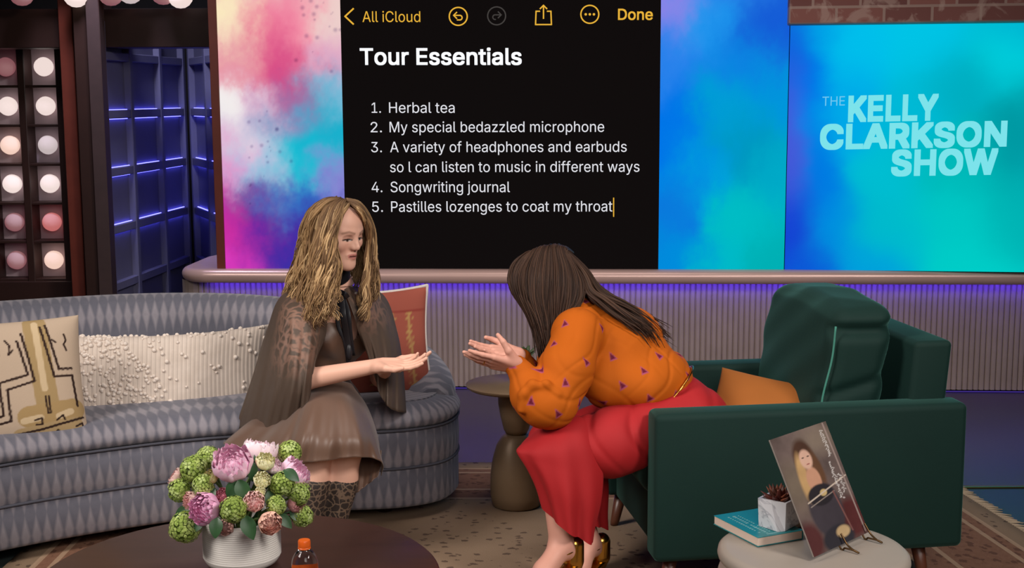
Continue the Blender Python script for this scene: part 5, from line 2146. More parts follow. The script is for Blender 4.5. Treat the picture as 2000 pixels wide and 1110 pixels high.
def hanging_leg(rings, seg, npl, seed):
    """rings: (u, v, depth, half width along the picture, half depth, tilt of the section)"""
    rng = np.random.default_rng(seed)
    A = np.array([[*at(r[0], r[1], r[2]), r[3], r[4], r[5]] for r in rings])
    A = cr(A, 40)
    an = np.linspace(0, 2 * PI, seg, endpoint=False)
    V = []
    p1, p2 = rng.uniform(0, 6, 2)
    for i, r in enumerate(A):
        t = i / 39
        am = 0.018 + 0.13 * max(0, t - 0.25) ** 1.2
        m = 1 + am * (np.cos(npl * an + p1 + 1.2 * t) + 0.6 * np.cos((2 * npl - 1) * an + p2 - t))
        xd = np.array([math.cos(r[5]), 0, -math.sin(r[5])])
        V.append(r[:3] + (r[3] * m * np.cos(an))[:, None] * xd + (r[4] * m * np.sin(an))[:, None] * np.array([0, 1.0, 0]))
    return np.concatenate(V), gridf(seg, 40, True)


for rg in ([(1100, 818, 4.26, .020, .03, -.35), (1092, 832, 4.25, .080, .080, -.30), (1088, 862, 4.235, .118, .100, -.1), (1094, 900, 4.235, .135, .105, .22), (1102, 945, 4.235, .125, .108, .45), (1106, 988, 4.235, .108, .100, .60), (1110, 1024, 4.235, .094, .092, .62)],
           [(1122, 838, 4.50, .080, .080, -.2), (1112, 870, 4.49, .110, .09, 0), (1120, 920, 4.48, .118, .095, .3), (1134, 970, 4.48, .098, .09, .55), (1146, 1005, 4.48, .076, .085, .6)]):
    V, F = hanging_leg(rg, 96, 5, int(rg[0][0]))
    mb.add(V, F)
red = plain('red_trouser_cloth', (160, 10, 18), 0.78, 0.06, 4)
tr = mb.build('trousers', red, host)
bd = MB()
bax = unit(at(1195, 690, 4.5) - at(1340, 815, 4.5))
be1 = unit(np.cross(bax, [0, 1.0, 0]))
be2 = np.cross(bax, be1)
bcn = at(1308, 768, 4.48)
V, F = tube(np.array([bcn + .114 * math.cos(a) * be1 + .135 * math.sin(a) * be2 for a in np.linspace(0, 2 * PI, 60)]), 0.007, 8, 0.5, up=bax)
mk('belt', V, F, gold, host, label='thin gold belt')
# gold heeled sandals
gs = MB()
for an_, dx in ((kla, -0.02), (kra, 0.0)):
    t2 = an_ + np.array([-0.075 + dx, -0.13, -0.115])
    V, F = tube(np.array([an_ + .040 * np.array([math.cos(a), math.sin(a), 0.12 * math.cos(a)]) + np.array([0, 0, -.015]) for a in np.linspace(0, 2 * PI, 28)]), 0.0035, 8)
    gs.add(V, F)
    hl = an_ + np.array([0.04, 0.02, -0.03])
    V, F = sdf_mesh([rc(hl + np.array([.004, 0, .03]), .030, hl + np.array([0, 0, -.02]), .034, .01), rc(hl + np.array([.004, 0, -.03]), .024, np.array([hl[0] + .01, hl[1], .035]), .012, .01)], .004)
    gs.add(V, F)
    sp_ = cr([hl + np.array([0, 0, -.03]), an_ + np.array([-.02 + dx / 2, -.05, -.095]), t2 + np.array([0, .0, -.03]), t2 + np.array([-.03, -.06, -.03])], 14)
    V, F = tube(sp_, np.linspace(.03, .036, 14), 10, .22, up=(0, 0, 1))
    gs.add(V, F)
    V, F = tube(cr([t2 + np.array([-.045, 0, -.02]), t2 + np.array([-.01, -.02, .032]), t2 + np.array([.04, .0, -.02])], 14), .008, 8, .4)
    gs.add(V, F)
gs.build('sandals', gold, host, label='gold heeled sandals')
# hair
hk = MB()
capV, capF = sdf_mesh([el(KH.p(0, -.020, .042), (.082, .100, .094), KH.M, .02), el(KH.p(0, -.05, -.03), (.070, .066, .08), KH.M, .03)], .005)
q = KH.local(capV)
capV, capF, _ = keep_faces(capV, capF, ~((q[:, 1] > 0.05) & (q[:, 2] < 0.07) & (np.abs(q[:, 0]) < 0.05)))
hk.add(capV, capF, col=np.tile(lin(58, 40, 33), (len(capV), 1)))
dk = [(56, 38, 29), (46, 31, 24), (68, 48, 37), (40, 27, 21), (60, 42, 32)]
kA = [
    [(1044, 503, 4.58), (1030, 499, 4.47), (1002, 520, 4.43), (996, 560, 4.405), (1024, 602, 4.40), (1044, 645, 4.39), (1052, 700, 4.36), (1064, 748, 4.32)],
    [(1054, 495, 4.58), (1040, 491, 4.46), (1014, 530, 4.405), (1014, 575, 4.385), (1040, 625, 4.375), (1056, 675, 4.36), (1068, 730, 4.32)],
    [(1072, 489, 4.58), (1058, 485, 4.46), (1044, 530, 4.39), (1044, 585, 4.375), (1058, 635, 4.37), (1070, 685, 4.35), (1074, 735, 4.31)],
    [(1092, 487, 4.58), (1078, 483, 4.46), (1078, 530, 4.385), (1076, 585, 4.37), (1078, 635, 4.365), (1078, 680, 4.34), (1074, 725, 4.31)],
    [(1110, 490, 4.58), (1096, 486, 4.47), (1112, 535, 4.395), (1112, 580, 4.375), (1100, 622, 4.365), (1086, 660, 4.345), (1078, 700, 4.32)],
    [(1120, 495, 4.58), (1106, 491, 4.47), (1134, 545, 4.42), (1138, 582, 4.39), (1120, 612, 4.37), (1096, 645, 4.35), (1082, 680, 4.33)]]
rngK = np.random.default_rng(7)
locks(kA, 1100, hk, rngK, 0.0045, 0.004, 1.5, 0.005, dk, flat=0.5)
kB = [
    [(1100, 489, 4.50), (1138, 538, 4.43), (1152, 572, 4.40), (1178, 592, 4.38), (1222, 622, 4.36), (1262, 656, 4.37), (1284, 704, 4.385)],
    [(1098, 487, 4.52), (1140, 530, 4.48), (1168, 572, 4.46), (1210, 600, 4.46), (1262, 634, 4.45), (1306, 684, 4.45)],
    [(1090, 486, 4.56), (1135, 530, 4.56), (1172, 575, 4.56), (1220, 606, 4.56), (1280, 640, 4.55), (1318, 668, 4.54)],
    [(1070, 486, 4.58), (1110, 540, 4.64), (1160, 590, 4.64), (1210, 620, 4.62), (1260, 650, 4.6)]]
locks(kB, 1000, hk, rngK, 0.0040, 0.006, 1.6, 0.011, dk, flat=0.5, tip=0.12)
kC = [[(1055, 488, 4.53), (1020, 530, 4.60), (1030, 580, 4.62), (1046, 640, 4.60), (1060, 700, 4.56)], [(1070, 486, 4.54), (1055, 540, 4.64), (1060, 600, 4.66), (1075, 660, 4.62)]]
locks(kC, 220, hk, rngK, 0.0045, 0.004, 1.5, 0.005, dk, flat=0.5)
hk.build('hair', hair_mat, host, use_col=True)
# ================================================================== small things
# ---- vase with flowers on the coffee table
vc = gz(461, 1122, 0.40)
vc = np.array([vc[0], vc[1] + 0.085, 0.4005])
pr = [(0.0001, 0.0), (0.075, 0.0), (0.090, 0.006), (0.0975, 0.018)]
z = 0.022
while z < 0.118:
    pr += [(0.0985, z), (0.1005, z + 0.0025), (0.0985, z + 0.005)]
    z += 0.0056
pr += [(0.099, 0.121), (0.0985, 0.124), (0.094, 0.124), (0.092, 0.118), (0.090, 0.09), (0.0001, 0.088)]
V, F = lathe(pr, 72, vc)
mk('vase', V, F, plain('white_stoneware', (232, 227, 220), 0.5, 0.03), label='white ribbed round vase holding flowers on the coffee table', cat='vase')


def local_axes(n):
    n = unit(n)
    a = np.cross(n, [0.3, 0.1, 1.0])
    a = unit(a)
    return np.column_stack([a, np.cross(n, a), n])


def peony(c, n, R, rng, cols):
    """cupped bloom of many curled petals"""
    mb = MB()
    A = local_axes(n)
    layers = [(7, 1.00, 0.95, 0.62), (7, 0.92, 0.70, 0.58), (7, 0.78, 0.48, 0.5), (6, 0.62, 0.3, 0.42), (6, 0.44, 0.16, 0.36), (4, 0.26, 0.06, 0.28)]
    for li, (k, rr, op, wd) in enumerate(layers):
        for j in range(k):
            a = 2 * PI * (j + 0.5 * (li % 2) + rng.uniform(-.12, .12)) / k
            ny, nx = 7, 7
            P = []
            for iy in range(ny):
                t = iy / (ny - 1)
                for ix in range(nx):
                    s = ix / (nx - 1) * 2 - 1
                    w = wd * (math.sin(PI * (0.12 + 0.80 * t)) ** 0.6)
                    ang = a + s * w
                    el_ = (1 - t) * -0.9 + t * (0.95 - op * 0.55) + 0.06 * rng.normal() * t
                    r = R * rr * (0.9 + 0.16 * t * op + 0.05 * math.sin(5 * s + li) * t - 0.10 * s * s * t)
                    P.append((r * math.cos(el_) * math.cos(ang), r * math.cos(el_) * math.sin(ang), r * math.sin(el_) * 0.95 + R * 0.05 * math.sin(7 * s + j) * t))
            P = np.array(P) @ A.T + c
            col = np.array(lin(cols[0])) * (1 - li / 6) + np.array(lin(cols[1])) * (li / 6)
            edge = np.repeat(np.linspace(0, 1, ny), nx)[:, None] ** 3 * 0.35
            C = np.tile(col * rng.uniform(.92, 1.08), (len(P), 1))
            C = C * (1 - edge) + edge * np.array(lin(cols[2]))
            mb.add(P, gridf(nx, ny), col=C)
    V, F = lathe([(0.0001, -R), (R * .5, -R * .8), (R * .72, -R * .4), (R * .6, 0.0), (0.0001, R * .1)], 16)
    mb.add(V @ A.T + c, F, col=np.tile(np.array(lin(cols[0])) * .9, (len(V), 1)))
    return mb


def snowball(c, R, rng):
    """green cluster of small four-petalled florets"""
    mb = MB()
    n = 74
    i = np.arange(n) + .5
    ph = np.arccos(1 - 2 * i / n)
    th_ = PI * (1 + 5 ** .5) * i
    D = np.stack([np.cos(th_) * np.sin(ph), np.sin(th_) * np.sin(ph), np.cos(ph)], 1)
    R = R * 1.2
    V, F = lathe([(0.0001, -.86), (.5, -.7), (.86, 0), (.5, .7), (0.0001, .86)], 14)
    mb.add(V * R + c, F, col=np.tile(lin(110, 130, 56), (len(V), 1)))
    for d in D:
        d = unit(d + rng.normal(0, .08, 3))
        A = local_axes(d)
        rot = rng.uniform(0, PI)
        q = R * 0.30
        o = c + d * R * rng.uniform(.86, 1.04)
        cl = np.array(lin([(150, 172, 84), (166, 184, 100), (136, 158, 72), (180, 198, 122)][rng.integers(4)]))
        for p in range(4):
            a = rot + p * PI / 2
            u = np.array([math.cos(a), math.sin(a), 0])
            w = np.array([-u[1], u[0], 0])
            P = np.array([u * 0.08, u * .55 + w * .40 + [0, 0, .10], u * 1.0 + w * .22 + [0, 0, -.05], u * 1.0 - w * .22 + [0, 0, -.05], u * .55 - w * .40 + [0, 0, .10]]) * q
            mb.add(P @ A.T + o, [[0, 1, 2, 3, 4]], col=np.tile(cl * rng.uniform(.9, 1.1), (5, 1)))
    return mb


def leaf(c, d, n, L, W, rng):
    d = unit(d)
    n = unit(np.asarray(n, float) - d * (np.asarray(n, float) @ d))
    s = np.cross(d, n)
    V = []
    nx, ny = 5, 12
    for iy in range(ny):
        t = iy / (ny - 1)
        w = W * math.sin(PI * (t * 0.97 + 0.02)) ** 0.75 * (1 - .25 * t)
        for ix in range(nx):
            q = ix / (nx - 1) * 2 - 1
            V.append(c + d * L * t + s * w * q + n * (-abs(q) * w * -0.25 - 0.35 * L * t * t))
    return np.array(V), gridf(nx, ny)


petal = colattr_mat('petal', 0.6, sss=0.15, spec=0.2)
green = colattr_mat('bloom_green', 0.65, spec=0.2)
leafm = plain('deep_green_leaf', (48, 84, 48), 0.45, 0.25, 20)
stem_m = plain('flower_stem', (84, 108, 52), 0.6, 0.2)
rngP = np.random.default_rng(44)
PINK = [(244, 196, 220), (244, 176, 212), (252, 226, 238)]
PALE = [(248, 222, 230), (246, 206, 220), (252, 240, 244)]
CREAM = [(240, 234, 184), (246, 240, 200), (250, 248, 224)]
BLUSH = [(242, 196, 190), (236, 166, 176), (250, 224, 212)]
GRP = 'cut flowers in the white vase'


def flower(kind, u, v, d, R, cols, tilt, label, cat):
    c = at(u, v, d)
    # blooms face outwards from the heart of the bouquet
    hub = np.array([vc[0], vc[1], 0.50])
    n = unit(c - hub + np.array(tilt))
    if kind == 'snowball':
        mb = snowball(c, R, rngP)
        o = mb.build('viburnum', green, use_col=True, smooth=False, label=label, cat=cat, group=GRP)
    else:
        mb = peony(c, n, R, rngP, cols)
        o = mb.build(kind, petal, use_col=True, label=label, cat=cat, group=GRP)
    base = np.array([vc[0] + rngP.normal(0, .025), vc[1] + rngP.normal(0, .025), 0.492])
    mid = (c - n * R * .8 + base) / 2 + np.array([0, 0, .015])
    V, F = tube(cr([c - n * R * .75, mid, base], 10), .0035, 6)
    mk('stem', V, F, stem_m, o)
    return o


flower('peony', 454, 906, 3.36, .052, PINK, (0, -.10, .05), 'large open pink peony at the front upper left of the bouquet', 'flower')
flower('peony', 508, 880, 3.46, .046, PALE, (0.0, .04, .14), 'pale pink peony at the very top of the bouquet', 'flower')
flower('peony', 576, 923, 3.42, .042, PINK, (.10, -.02, .08), 'pink peony at the right edge of the bouquet beside the dress', 'flower')
flower('peony', 400, 994, 3.34, .042, [(234, 168, 206), (226, 140, 186), (246, 204, 226)], (-.06, -.12, 0), 'deep pink half-open peony low at the left above the vase rim', 'flower')
flower('rose', 496, 980, 3.31, .027, BLUSH, (0, -.12, .0), 'small blush pink rose in the middle front of the bouquet', 'flower')
flower('rose', 436, 968, 3.36, .020, [(216, 130, 150), (196, 96, 120), (232, 170, 180)], (0, -.1, .02), 'tiny rose-pink bud between the two big pink peonies at left', 'flower')
flower('rose', 344, 932, 3.44, .024, BLUSH, (-.1, -.05, .06), 'blush rose at the far left edge of the bouquet', 'flower')
flower('rose', 578, 984, 3.40, .024, [(206, 140, 140), (188, 104, 112), (220, 176, 170)], (.06, -.06, 0), 'dusky pink rose at right between green blooms', 'flower')
flower('alstroemeria', 527, 1022, 3.30, .030, [(232, 178, 160), (220, 140, 140), (240, 214, 190)], (.05, -.14, -.06), 'salmon pink bloom hanging over the front right vase rim', 'flower')
flower('rose', 440, 1030, 3.32, .022, [(206, 160, 150), (190, 130, 126), (220, 186, 176)], (0, -.1, -.05), 'faded pink rose resting on the vase rim at front left', 'flower')
flower('rose', 372, 978, 3.38, .024, BLUSH, (-.08, -.1, .0), 'blush rose at left between green blooms, above the drooping viburnum', 'flower')
flower('rose', 536, 912, 3.40, .022, PALE, (.03, -.1, .05), 'pale pink rose half hidden beside the cream lisianthus at upper right', 'flower')
flower('lisianthus', 518, 902, 3.37, .025, CREAM, (.02, -.1, .08), 'cream lisianthus just below the topmost pale peony', 'flower')
flower('lisianthus', 512, 938, 3.335, .022, CREAM, (.02, -.14, .03), 'cream lisianthus in the centre of the bouquet', 'flower')
flower('lisianthus', 412, 932, 3.37, .020, [(210, 196, 130), (220, 206, 150), (236, 226, 190)], (-.03, -.1, .03), 'yellowish lisianthus left of the large pink peony', 'flower')
flower('lisianthus', 508, 961, 3.32, .014, CREAM, (.0, -.14, .0), 'tiny cream bud above the small blush rose', 'flower')
for u, v, d, R, lb_ in (
        (406, 894, 3.46, .026, 'green viburnum ball at the upper left behind the large peony'),
        (378, 918, 3.42, .030, 'green viburnum ball left of the large pink peony'),
        (566, 884, 3.48, .026, 'green viburnum ball at the upper right against the brown skirt'),
        (398, 948, 3.37, .024, 'green viburnum ball directly above the deep pink peony'),
        (456, 995, 3.30, .028, 'green viburnum ball in front between deep pink peony and blush rose'),
        (551, 946, 3.37, .027, 'green viburnum ball below the right pink peony'),
        (584, 964, 3.40, .025, 'green viburnum ball at the right edge, just above the lowest one'),
        (540, 987, 3.33, .021, 'small green viburnum ball right of the blush rose'),
        (590, 1008, 3.42, .024, 'lowest green viburnum ball on the right side'),
        (362, 1030, 3.38, .034, 'green viburnum drooping beside the left of the vase'),
        (352, 958, 3.42, .026, 'green viburnum ball at far left under the blush rose')):
    flower('snowball', u, v, d, R, None, (0, 0, 0), lb_, 'flower')
for u, v, d, dx, L, W, lb_ in (
        (462, 938, 3.34, (-.35, -.3, -.75), .055, .020, 'dark green leaf under the large pink peony, left of two'),
        (466, 938, 3.335, (.35, -.35, -.7), .058, .022, 'dark green leaf under the large pink peony, right of two'),
        (500, 884, 3.42, (.3, -.2, -.6), .036, .014, 'small dark leaf lying over the pale top peony'),
        (556, 918, 3.36, (.5, -.3, -.25), .045, .016, 'dark leaf beneath the pink peony at right'),
        (478, 1008, 3.30, (.3, -.4, -.6), .060, .022, 'dark leaf hanging over the front vase rim'),
        (425, 1012, 3.31, (-.05, -.4, -.5), .048, .020, 'dark leaf at the front left vase rim'),
        (372, 992, 3.40, (-.7, -.2, -.35), .05, .018, 'dark leaf poking out at the left below the blooms'),
        (496, 905, 3.36, (-.1, -.3, -.7), .045, .016, 'dark leaf between large peony and cream lisianthus'),
        (420, 955, 3.36, (-.4, -.3, -.5), .05, .018, 'dark leaf left of centre above the deep pink peony'),
        (524, 960, 3.36, (.3, -.3, -.7), .05, .018, 'dark leaf behind the small viburnum right of the blush rose'),
        (545, 1005, 3.34, (.5, -.3, -.4), .045, .016, 'dark leaf over the right vase rim beside the salmon bloom'),
        (484, 950, 3.37, (.0, -.3, -.9), .055, .018, 'dark leaf deep in the middle above the blush rose'),
        (400, 1015, 3.36, (-.6, -.3, -.4), .045, .016, 'dark leaf below the deep pink peony at left'),
        (566, 1000, 3.40, (.6, -.2, -.3), .04, .014, 'small dark leaf beside the lowest right viburnum')):
    c = at(u, v, d)
    V, F = leaf(c, dx, (0, -.8, .6), L, W, rngP)
    base = np.array([vc[0] + rngP.normal(0, .02), vc[1] - .02, 0.492])
    tV, tF = tube(cr([c, (c + base) / 2 + np.array([0, .012, .0]), base], 9), .0022, 5)
    lfm = MB().add(V, F).add(tV, tF)
    o = lfm.build('flower_leaf', leafm, label=lb_, cat='leaf', group='leaves in the white vase')

# ---- water bottle with orange cap
bc = gz(597, 1160, 0.40)
bc = np.array([bc[0], bc[1], 0.4005])
topz = at(597, 1050, proj(bc)[2])[2] - 0.4005
s_ = topz
bot = thing('water_bottle', 'clear water bottle with orange cap and label, on the coffee table beside the vase', 'bottle', bc)
glass = NT('clear_plastic')
glass.base((0.92, 0.96, 0.98)).set(Roughness=0.04)
glass.b.inputs['Transmission Weight'].default_value = 1.0
glass.b.inputs['IOR'].default_value = 1.33
H = topz
V, F = lathe([(0.0001, 0.001), (0.028, 0.001), (0.0325, 0.006), (0.033, H * .30), (0.033, H - .064), (0.0325, H - .058), (0.030, H - .046), (0.024, H - .034), (0.0165, H - .026), (0.0125, H - .02), (0.0125, H - .004), (0.0001, H - .004)], 48, bc)
mk('bottle_body', V, F, glass.m, bot)
orange = plain('orange_plastic', (226, 98, 28), 0.35, 0.05)
prc = [(0.0001, H - .017)]
V, F = lathe([(0.0001, H - .0215), (0.0155, H - .0215), (0.0158, H - .019), (0.0148, H - .0175), (0.0152, H - .016), (0.0152, H - .003), (0.0138, H), (0.0001, H + .0002)], 36, bc)
mk('cap', V, F, orange, bot, label='orange cap', sharp=40)
V, F = lathe([(0.0334, 0.03), (0.0338, 0.031), (0.0338, H - .074), (0.0334, H - .073)], 48, bc)
mk('bottle_label', V, F[:-2], orange, bot, label='orange label')

# ---- on the drum table: book, planter, easel with record sleeve
def onT(u, v, z=None):
    return gz(u, v, TZ if z is None else z)


# teal book: corners of the lower cover seen at the table top
b1 = onT(1418, 1040)       # far left
b2 = onT(1480, 1070)       # near corner
b3 = onT(1560, 1056)       # near right
ex_ = unit(b3 - b2)
ey_ = unit((b1 - b2) - ex_ * ((b1 - b2) @ ex_))
bw, bd_ = 0.135, 0.195
Rb = np.column_stack([ex_, ey_, [0, 0, 1.0]])
b0_ = b2 + np.array([0, 0, 0.001])
bk = thing('book', 'teal paperback book lying on the cream drum table under the white planter', 'book', b0_)
bt_ = 0.024
teal = NT('teal_cover')
o = teal.obj()
teal.base(teal.mix(teal.noise(18, 3, vec=o).outputs[0], lin(22, 124, 132), lin(34, 146, 150))).set(Roughness=0.35)
mb = MB()
for z0, z1 in ((0.0, 0.0015), (bt_ - 0.0015, bt_)):
    V, F = rbox((bw, bd_, z1 - z0), 0.0004, 1)
    mb.add((V + [bw / 2, bd_ / 2, (z0 + z1) / 2]) @ Rb.T + b0_, F)
V, F = rbox((0.0015, bd_, bt_), 0.0004, 1)
mb.add((V + [bw + .0007, bd_ / 2, bt_ / 2]) @ Rb.T + b0_, F)
mb.build('cover', teal.m, bk, smooth=False)
V, F = rbox((bw - .003, bd_ - .003, bt_ - .0034), 0.0004, 1)
mk('pages', (V + [bw / 2, bd_ / 2, bt_ / 2]) @ Rb.T + b0_, F, plain('paper_edge', (222, 200, 184), 0.9, 0.06, 60), bk, smooth=False)
rngU0 = np.random.default_rng(15)
pale = plain('pale_print', (142, 196, 200), 0.5, 0.05)
mb = MB()
for k, (xa, xb, ya) in enumerate(((.020, .030, .03), (.034, .048, .02), (.052, .058, .03))):
    for q in range(16):
        y0_ = ya + q * .0095
        if rngU0.random() < .12:
            continue
        V, F = rbox(((xb - xa) * rngU0.uniform(.35, .6), rngU0.uniform(.003, .0065), 0.0004), 0)
        mb.add((V + [(xa + xb) / 2, y0_, bt_ + .0003]) @ Rb.T + b0_, F)
V, F = rbox((0.07, 0.004, 0.0004), 0)
mb.add((V + [.07, .012, bt_ + .0003]) @ Rb.T + b0_, F)
mb.build('cover_print', pale, bk, smooth=False, label='pale printed lines')

# faceted white planter standing on the book
TB = TZ + bt_ + 0.002
pq = [onT(1480, 1027, TB), onT(1535, 1039, TB)]
side = unit(pq[1] - pq[0])
perp = np.array([-side[1], side[0], 0])
w0 = np.linalg.norm(pq[1] - pq[0]) * 0.98
w1 = w0 * 1.02
hP = 0.072
org = pq[0]
base_c = org + side * w0 / 2 + perp * w0 / 2
pl_ = thing('succulent_planter', 'white faceted planter with red succulent standing on the teal book', 'potted plant', base_c + np.array([0, 0, 0.0]))
sq = lambda w_, z_: [base_c + side * (sx * w_ / 2) + perp * (sy * w_ / 2) + np.array([0, 0, z_]) for sx, sy in ((-1, -1), (1, -1), (1, 1), (-1, 1))]
B_, T_ = sq(w0 * .96, 0.0), sq(w1, hP)
I1, I2 = sq(w1 * .86, hP), sq(w1 * .84, hP - .012)
# front facet: a ridge from the upper middle to the lower corner pushes out
fm_ = (T_[0] + T_[1]) / 2 * .62 + (B_[0] + B_[1]) / 2 * .38 - perp * .0
fT = T_[0] * .52 + T_[1] * .48 - perp * .002
fB = B_[0] * .18 + B_[1] * .82 - perp * .016
V = np.array(B_ + T_ + I1 + I2 + [fT, fB])
F = [[3, 2, 1, 0], [4, 0, 17, 16], [16, 17, 1, 5], [0, 1, 17], [4, 16, 5]] + [[1, 2, 6, 5], [2, 3, 7, 6], [3, 0, 4, 7]] + [[4 + i, 4 + (i + 1) % 4, 8 + (i + 1) % 4, 8 + i] for i in range(4)] + [[8 + i, 8 + (i + 1) % 4, 12 + (i + 1) % 4, 12 + i] for i in range(4)] + [[12, 13, 14, 15]]
marble = NT('white_marble')
o = marble.obj()
vn_ = marble.noise(9, 4, vec=o, dist=1.5).outputs[0]
marble.base(marble.mix(marble.ramp(vn_, [(0.47, (0, 0, 0)), (0.495, (.7, .7, .7)), (0.53, (0, 0, 0))]), lin(222, 220, 224), lin(150, 150, 160))).set(Roughness=0.35)
mk('planter', V, F, marble.m, pl_, smooth=False)
su_ = MB()
rngU = np.random.default_rng(3)
cc_ = base_c + np.array([0, 0, hP - .010])
for ring, (k, r, el0) in enumerate(((9, .050, .35), (8, .044, .7), (7, .036, 1.05), (4, .026, 1.4))):
    for j in range(k):
        a = 2 * PI * (j + .5 * ring) / k + rngU.normal(0, .08)
        e_ = el0 + rngU.normal(0, .06)
        d = np.array([math.cos(a) * math.cos(e_), math.sin(a) * math.cos(e_), math.sin(e_)])
        P = cr([cc_, cc_ + d * r * .5, cc_ + d * r + np.array([0, 0, .006])], 8)
        V, F = tube(P, np.array([.004, .006, .0085, .0095, .009, .007, .004, .0008]), 7, .4)
        c0_ = np.array(lin([(120, 62, 44), (98, 46, 38), (140, 80, 56), (86, 50, 38)][rngU.integers(4)]))
        su_.add(V, F, col=np.tile(c0_, (len(V), 1)))
su_.build('succulent', colattr_mat('succulent_red', 0.5), pl_, use_col=True)

# red book lying behind the sleeve
rb0 = onT(1560, 1036)
Rr = frame([0.93, 0.36, 0], [-0.36, 0.93, 0])
rbk = thing('book', 'dark red hardback book lying flat behind the record sleeve', 'book', rb0)
V, F = rbox((.12, .09, .030), .001, 1)
mk('cover', (V + [.045, .06, .0155]) @ Rr.T + rb0, F, plain('red_cloth_cover', (128, 30, 26), 0.7, 0.1), rbk, smooth=False)
V, F = rbox((.114, .003, .024), 0)
mk('pages', (V + [.045, .0138, .0155]) @ Rr.T + rb0, F, plain('paper_edge_dark', (170, 150, 130), 0.9, 0.06), rbk, smooth=False)

# record sleeve: lower corners on the table, upper corners found along its leaning sides
q0, q1 = onT(1590, 1089, TZ + .012), onT(1696, 1040, TZ + .016)
wv_ = q1 - q0
W_s = np.linalg.norm(wv_)
wx = unit(wv_)
d0 = proj(q0)[2]
best = None
for dd in np.linspace(-0.05, 0.25, 121):
    t0_ = at(1503, 860, d0 + dd)
    up_ = t0_ - q0
    e = abs(unit(up_) @ wx)
    if best is None or e < best[0]:
        best = (e, up_)
uy = unit(best[1] - wx * (best[1] @ wx))
H_s = np.linalg.norm(best[1])
nz_ = np.cross(wx, uy)
if nz_ @ (CP - q0) < 0:
    nz_ = -nz_
NX, NY = 110, 220
X_, Y_ = np.meshgrid(np.linspace(0, 1, NX), np.linspace(1, 0, NY))      # Y_ 0 at the top
P2 = np.stack([X_.ravel(), Y_.ravel()], 1)
P3 = P2 * np.array([1.0, 2.1])
rngA = np.random.default_rng(6)
nzz = fbm((NY, NX), (6, 4), rngA, 5).ravel()
C = np.array(lin(98, 84, 80)) * (1 + 1.0 * nzz[:, None])
def blob(C, cx, cy, rx, ry, c, soft=.25, rot=0.0):
    x, y = P3[:, 0] - cx, P3[:, 1] - cy
    x, y = x * math.cos(rot) + y * math.sin(rot), -x * math.sin(rot) + y * math.cos(rot)
    q = np.sqrt((x / rx) ** 2 + (y / ry) ** 2)
    k = np.clip((1 - q) / soft, 0, 1)[:, None]
    return C * (1 - k) + k * np.array(lin(c)) * (1 + .4 * nzz[:, None])
C = blob(C, .75, .25, .5, .4, (122, 108, 96), .8)
C = blob(C, .12, .9, .3, .6, (120, 106, 92), .8)
C = blob(C, .85, 1.75, .40, .45, (84, 44, 44), .4)
C = blob(C, .05, 1.85, .25, .40, (84, 48, 48), .4)
C = blob(C, .47, 1.45, .30, .55, (66, 60, 66), .15)
C = blob(C, .50, 1.98, .30, .25, (52, 50, 56), .2)
C = blob(C, .42, .52, .20, .42, (74, 52, 42), .25)
C = blob(C, .30, .80, .10, .50, (186, 150, 104), .4, .06)
C = blob(C, .58, .72, .09, .40, (96, 68, 50), .4, -.1)
C = blob(C, .45, .90, .13, .26, (190, 142, 116), .2)
C = blob(C, .44, .52, .115, .20, (206, 166, 146), .25)
C = blob(C, .40, .48, .03, .014, (60, 44, 40), .5)
C = blob(C, .49, .48, .03, .014, (60, 44, 40), .5)
C = blob(C, .45, .61, .04, .014, (150, 84, 78), .5)
C = blob(C, .47, 1.18, .24, .20, (46, 42, 46), .15)
C = blob(C, .52, 1.16, .07, .07, (196, 170, 120), .3)
C = blob(C, .60, 1.9, .14, .12, (188, 160, 120), .3)
for (a, b, w_, c_) in (((.22, 1.24), (.98, 1.02), .012, (196, 180, 164)), ((.24, 1.32), (.7, 1.2), .008, (150, 136, 126)), ((.68, 1.2), (.76, 1.95), .012, (120, 80, 76)), ((.93, .02), (.96, 2.05), .012, (150, 132, 126))):
    d = seg_d(P3, a, b)
    k = np.clip((w_ - d) / .01 + .5, 0, 1)[:, None]
    C = C * (1 - k) + k * np.array(lin(c_))
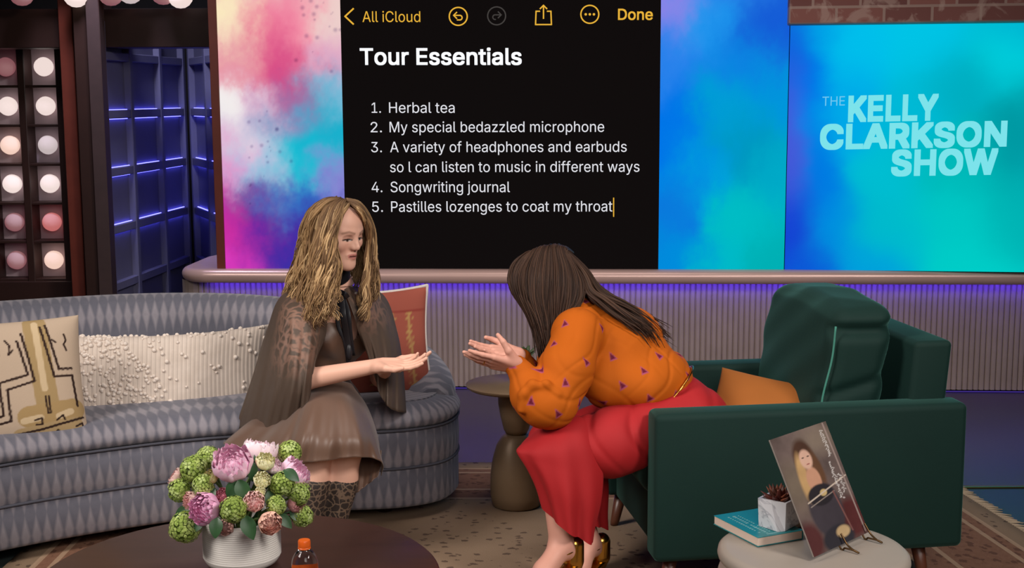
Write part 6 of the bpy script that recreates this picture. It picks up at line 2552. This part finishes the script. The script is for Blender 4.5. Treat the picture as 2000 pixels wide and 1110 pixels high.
# columns of illegible small print
for (x, y0_, y1_, n_) in ((.86, .12, .62, 15), (.80, .70, 1.40, 20), (.88, .95, 1.3, 10)):
    for q in range(n_):
        y = y0_ + (y1_ - y0_) * q / n_
        for s_ in range(2):
            a = (x + rngA.uniform(-.02, .02), y + rngA.uniform(0, .012))
            d = seg_d(P3, a, (a[0] + rngA.uniform(-.03, .03), a[1] + .016))
            k = np.clip((.007 - d) / .006 + .5, 0, 1)[:, None] * .8
            C = C * (1 - k) + k * np.array(lin(206, 200, 196))
ti = .004
Vf = q0 + P2[:, :1] * wv_ + (1 - P2[:, 1:2]) * uy * H_s
sl_ = thing('record_sleeve', 'brownish record sleeve picturing a long-haired guitarist, leaning on a small easel', 'record sleeve', q0)
mk('front_cover', Vf + nz_ * .0008, gridf(NX, NY), colattr_mat('printed_card', 0.3), sl_, col=np.clip(C, 0, 1))
Rs = np.column_stack([wx, uy, np.cross(wx, uy)])
V, F = rbox((W_s, H_s, ti), .0006, 1)
mk('sleeve_board', V @ Rs.T + q0 + wv_ / 2 + uy * H_s / 2 - nz_ * ti / 2, F, plain('sleeve_edge', (150, 138, 130), 0.4, 0.05), sl_, smooth=False)
# wire easel
ea = thing('display_easel', 'dark brass wire easel holding the record sleeve on the drum table', 'easel', q0 + wv_ / 2 - np.array([0, 0, 0.0]))
dkb = plain('dark_brass_wire', (96, 72, 46), 0.35, 0.1, metallic=0.9)
for k, f in enumerate((0.50, 0.94)):
    b = q0 + wv_ * f
    nh = unit(np.array([nz_[0], nz_[1], 0]))
    bz = lambda p, z: np.array([p[0], p[1], z])
    pts = [bz(b + nh * .048, TZ + .004), bz(b + nh * .034, TZ + .007), b + nh * .016 + np.array([0, 0, .002]), b + nh * .012 + uy * .02 , b + nh * .010 + uy * .030]
    pts2 = [bz(b + nh * .048, TZ + .004), bz(b + nh * .034, TZ + .007), bz(b + nh * .010, TZ + .007), b - nz_ * (ti + .004) + np.array([0, 0, -.002]), b - nz_ * (ti + .004) + uy * .12]
    mb = MB()
    V, F = tube(cr(pts, 20), .0024, 8)
    mb.add(V, F)
    mb.build('front_hook', dkb, ea)
    V, F = tube(cr(pts2, 26), .0024, 8)
    mk('upright', V, F, dkb, ea)
bb = q0 + wv_ * .72 - nz_ * (ti + .006) + uy * .12
fo = bz(bb - nh * .07, TZ + .004)
V, F = tube(np.array([bb, fo]), .0024, 8)
mk('rear_leg', V, F, dkb, ea)
V, F = tube(np.array([q0 + wv_ * .5 - nz_ * (ti + .004) + uy * .12, q0 + wv_ * .94 - nz_ * (ti + .004) + uy * .12]), .0024, 8)
mk('cross_bar', V, F, dkb, ea)
V, F = tube(np.array([q0 + wv_ * -.06 + nh * .012 + np.array([0, 0, -.006]), q0 + wv_ * .12 + nh * .006 + np.array([0, 0, -.007])]), .003, 8)
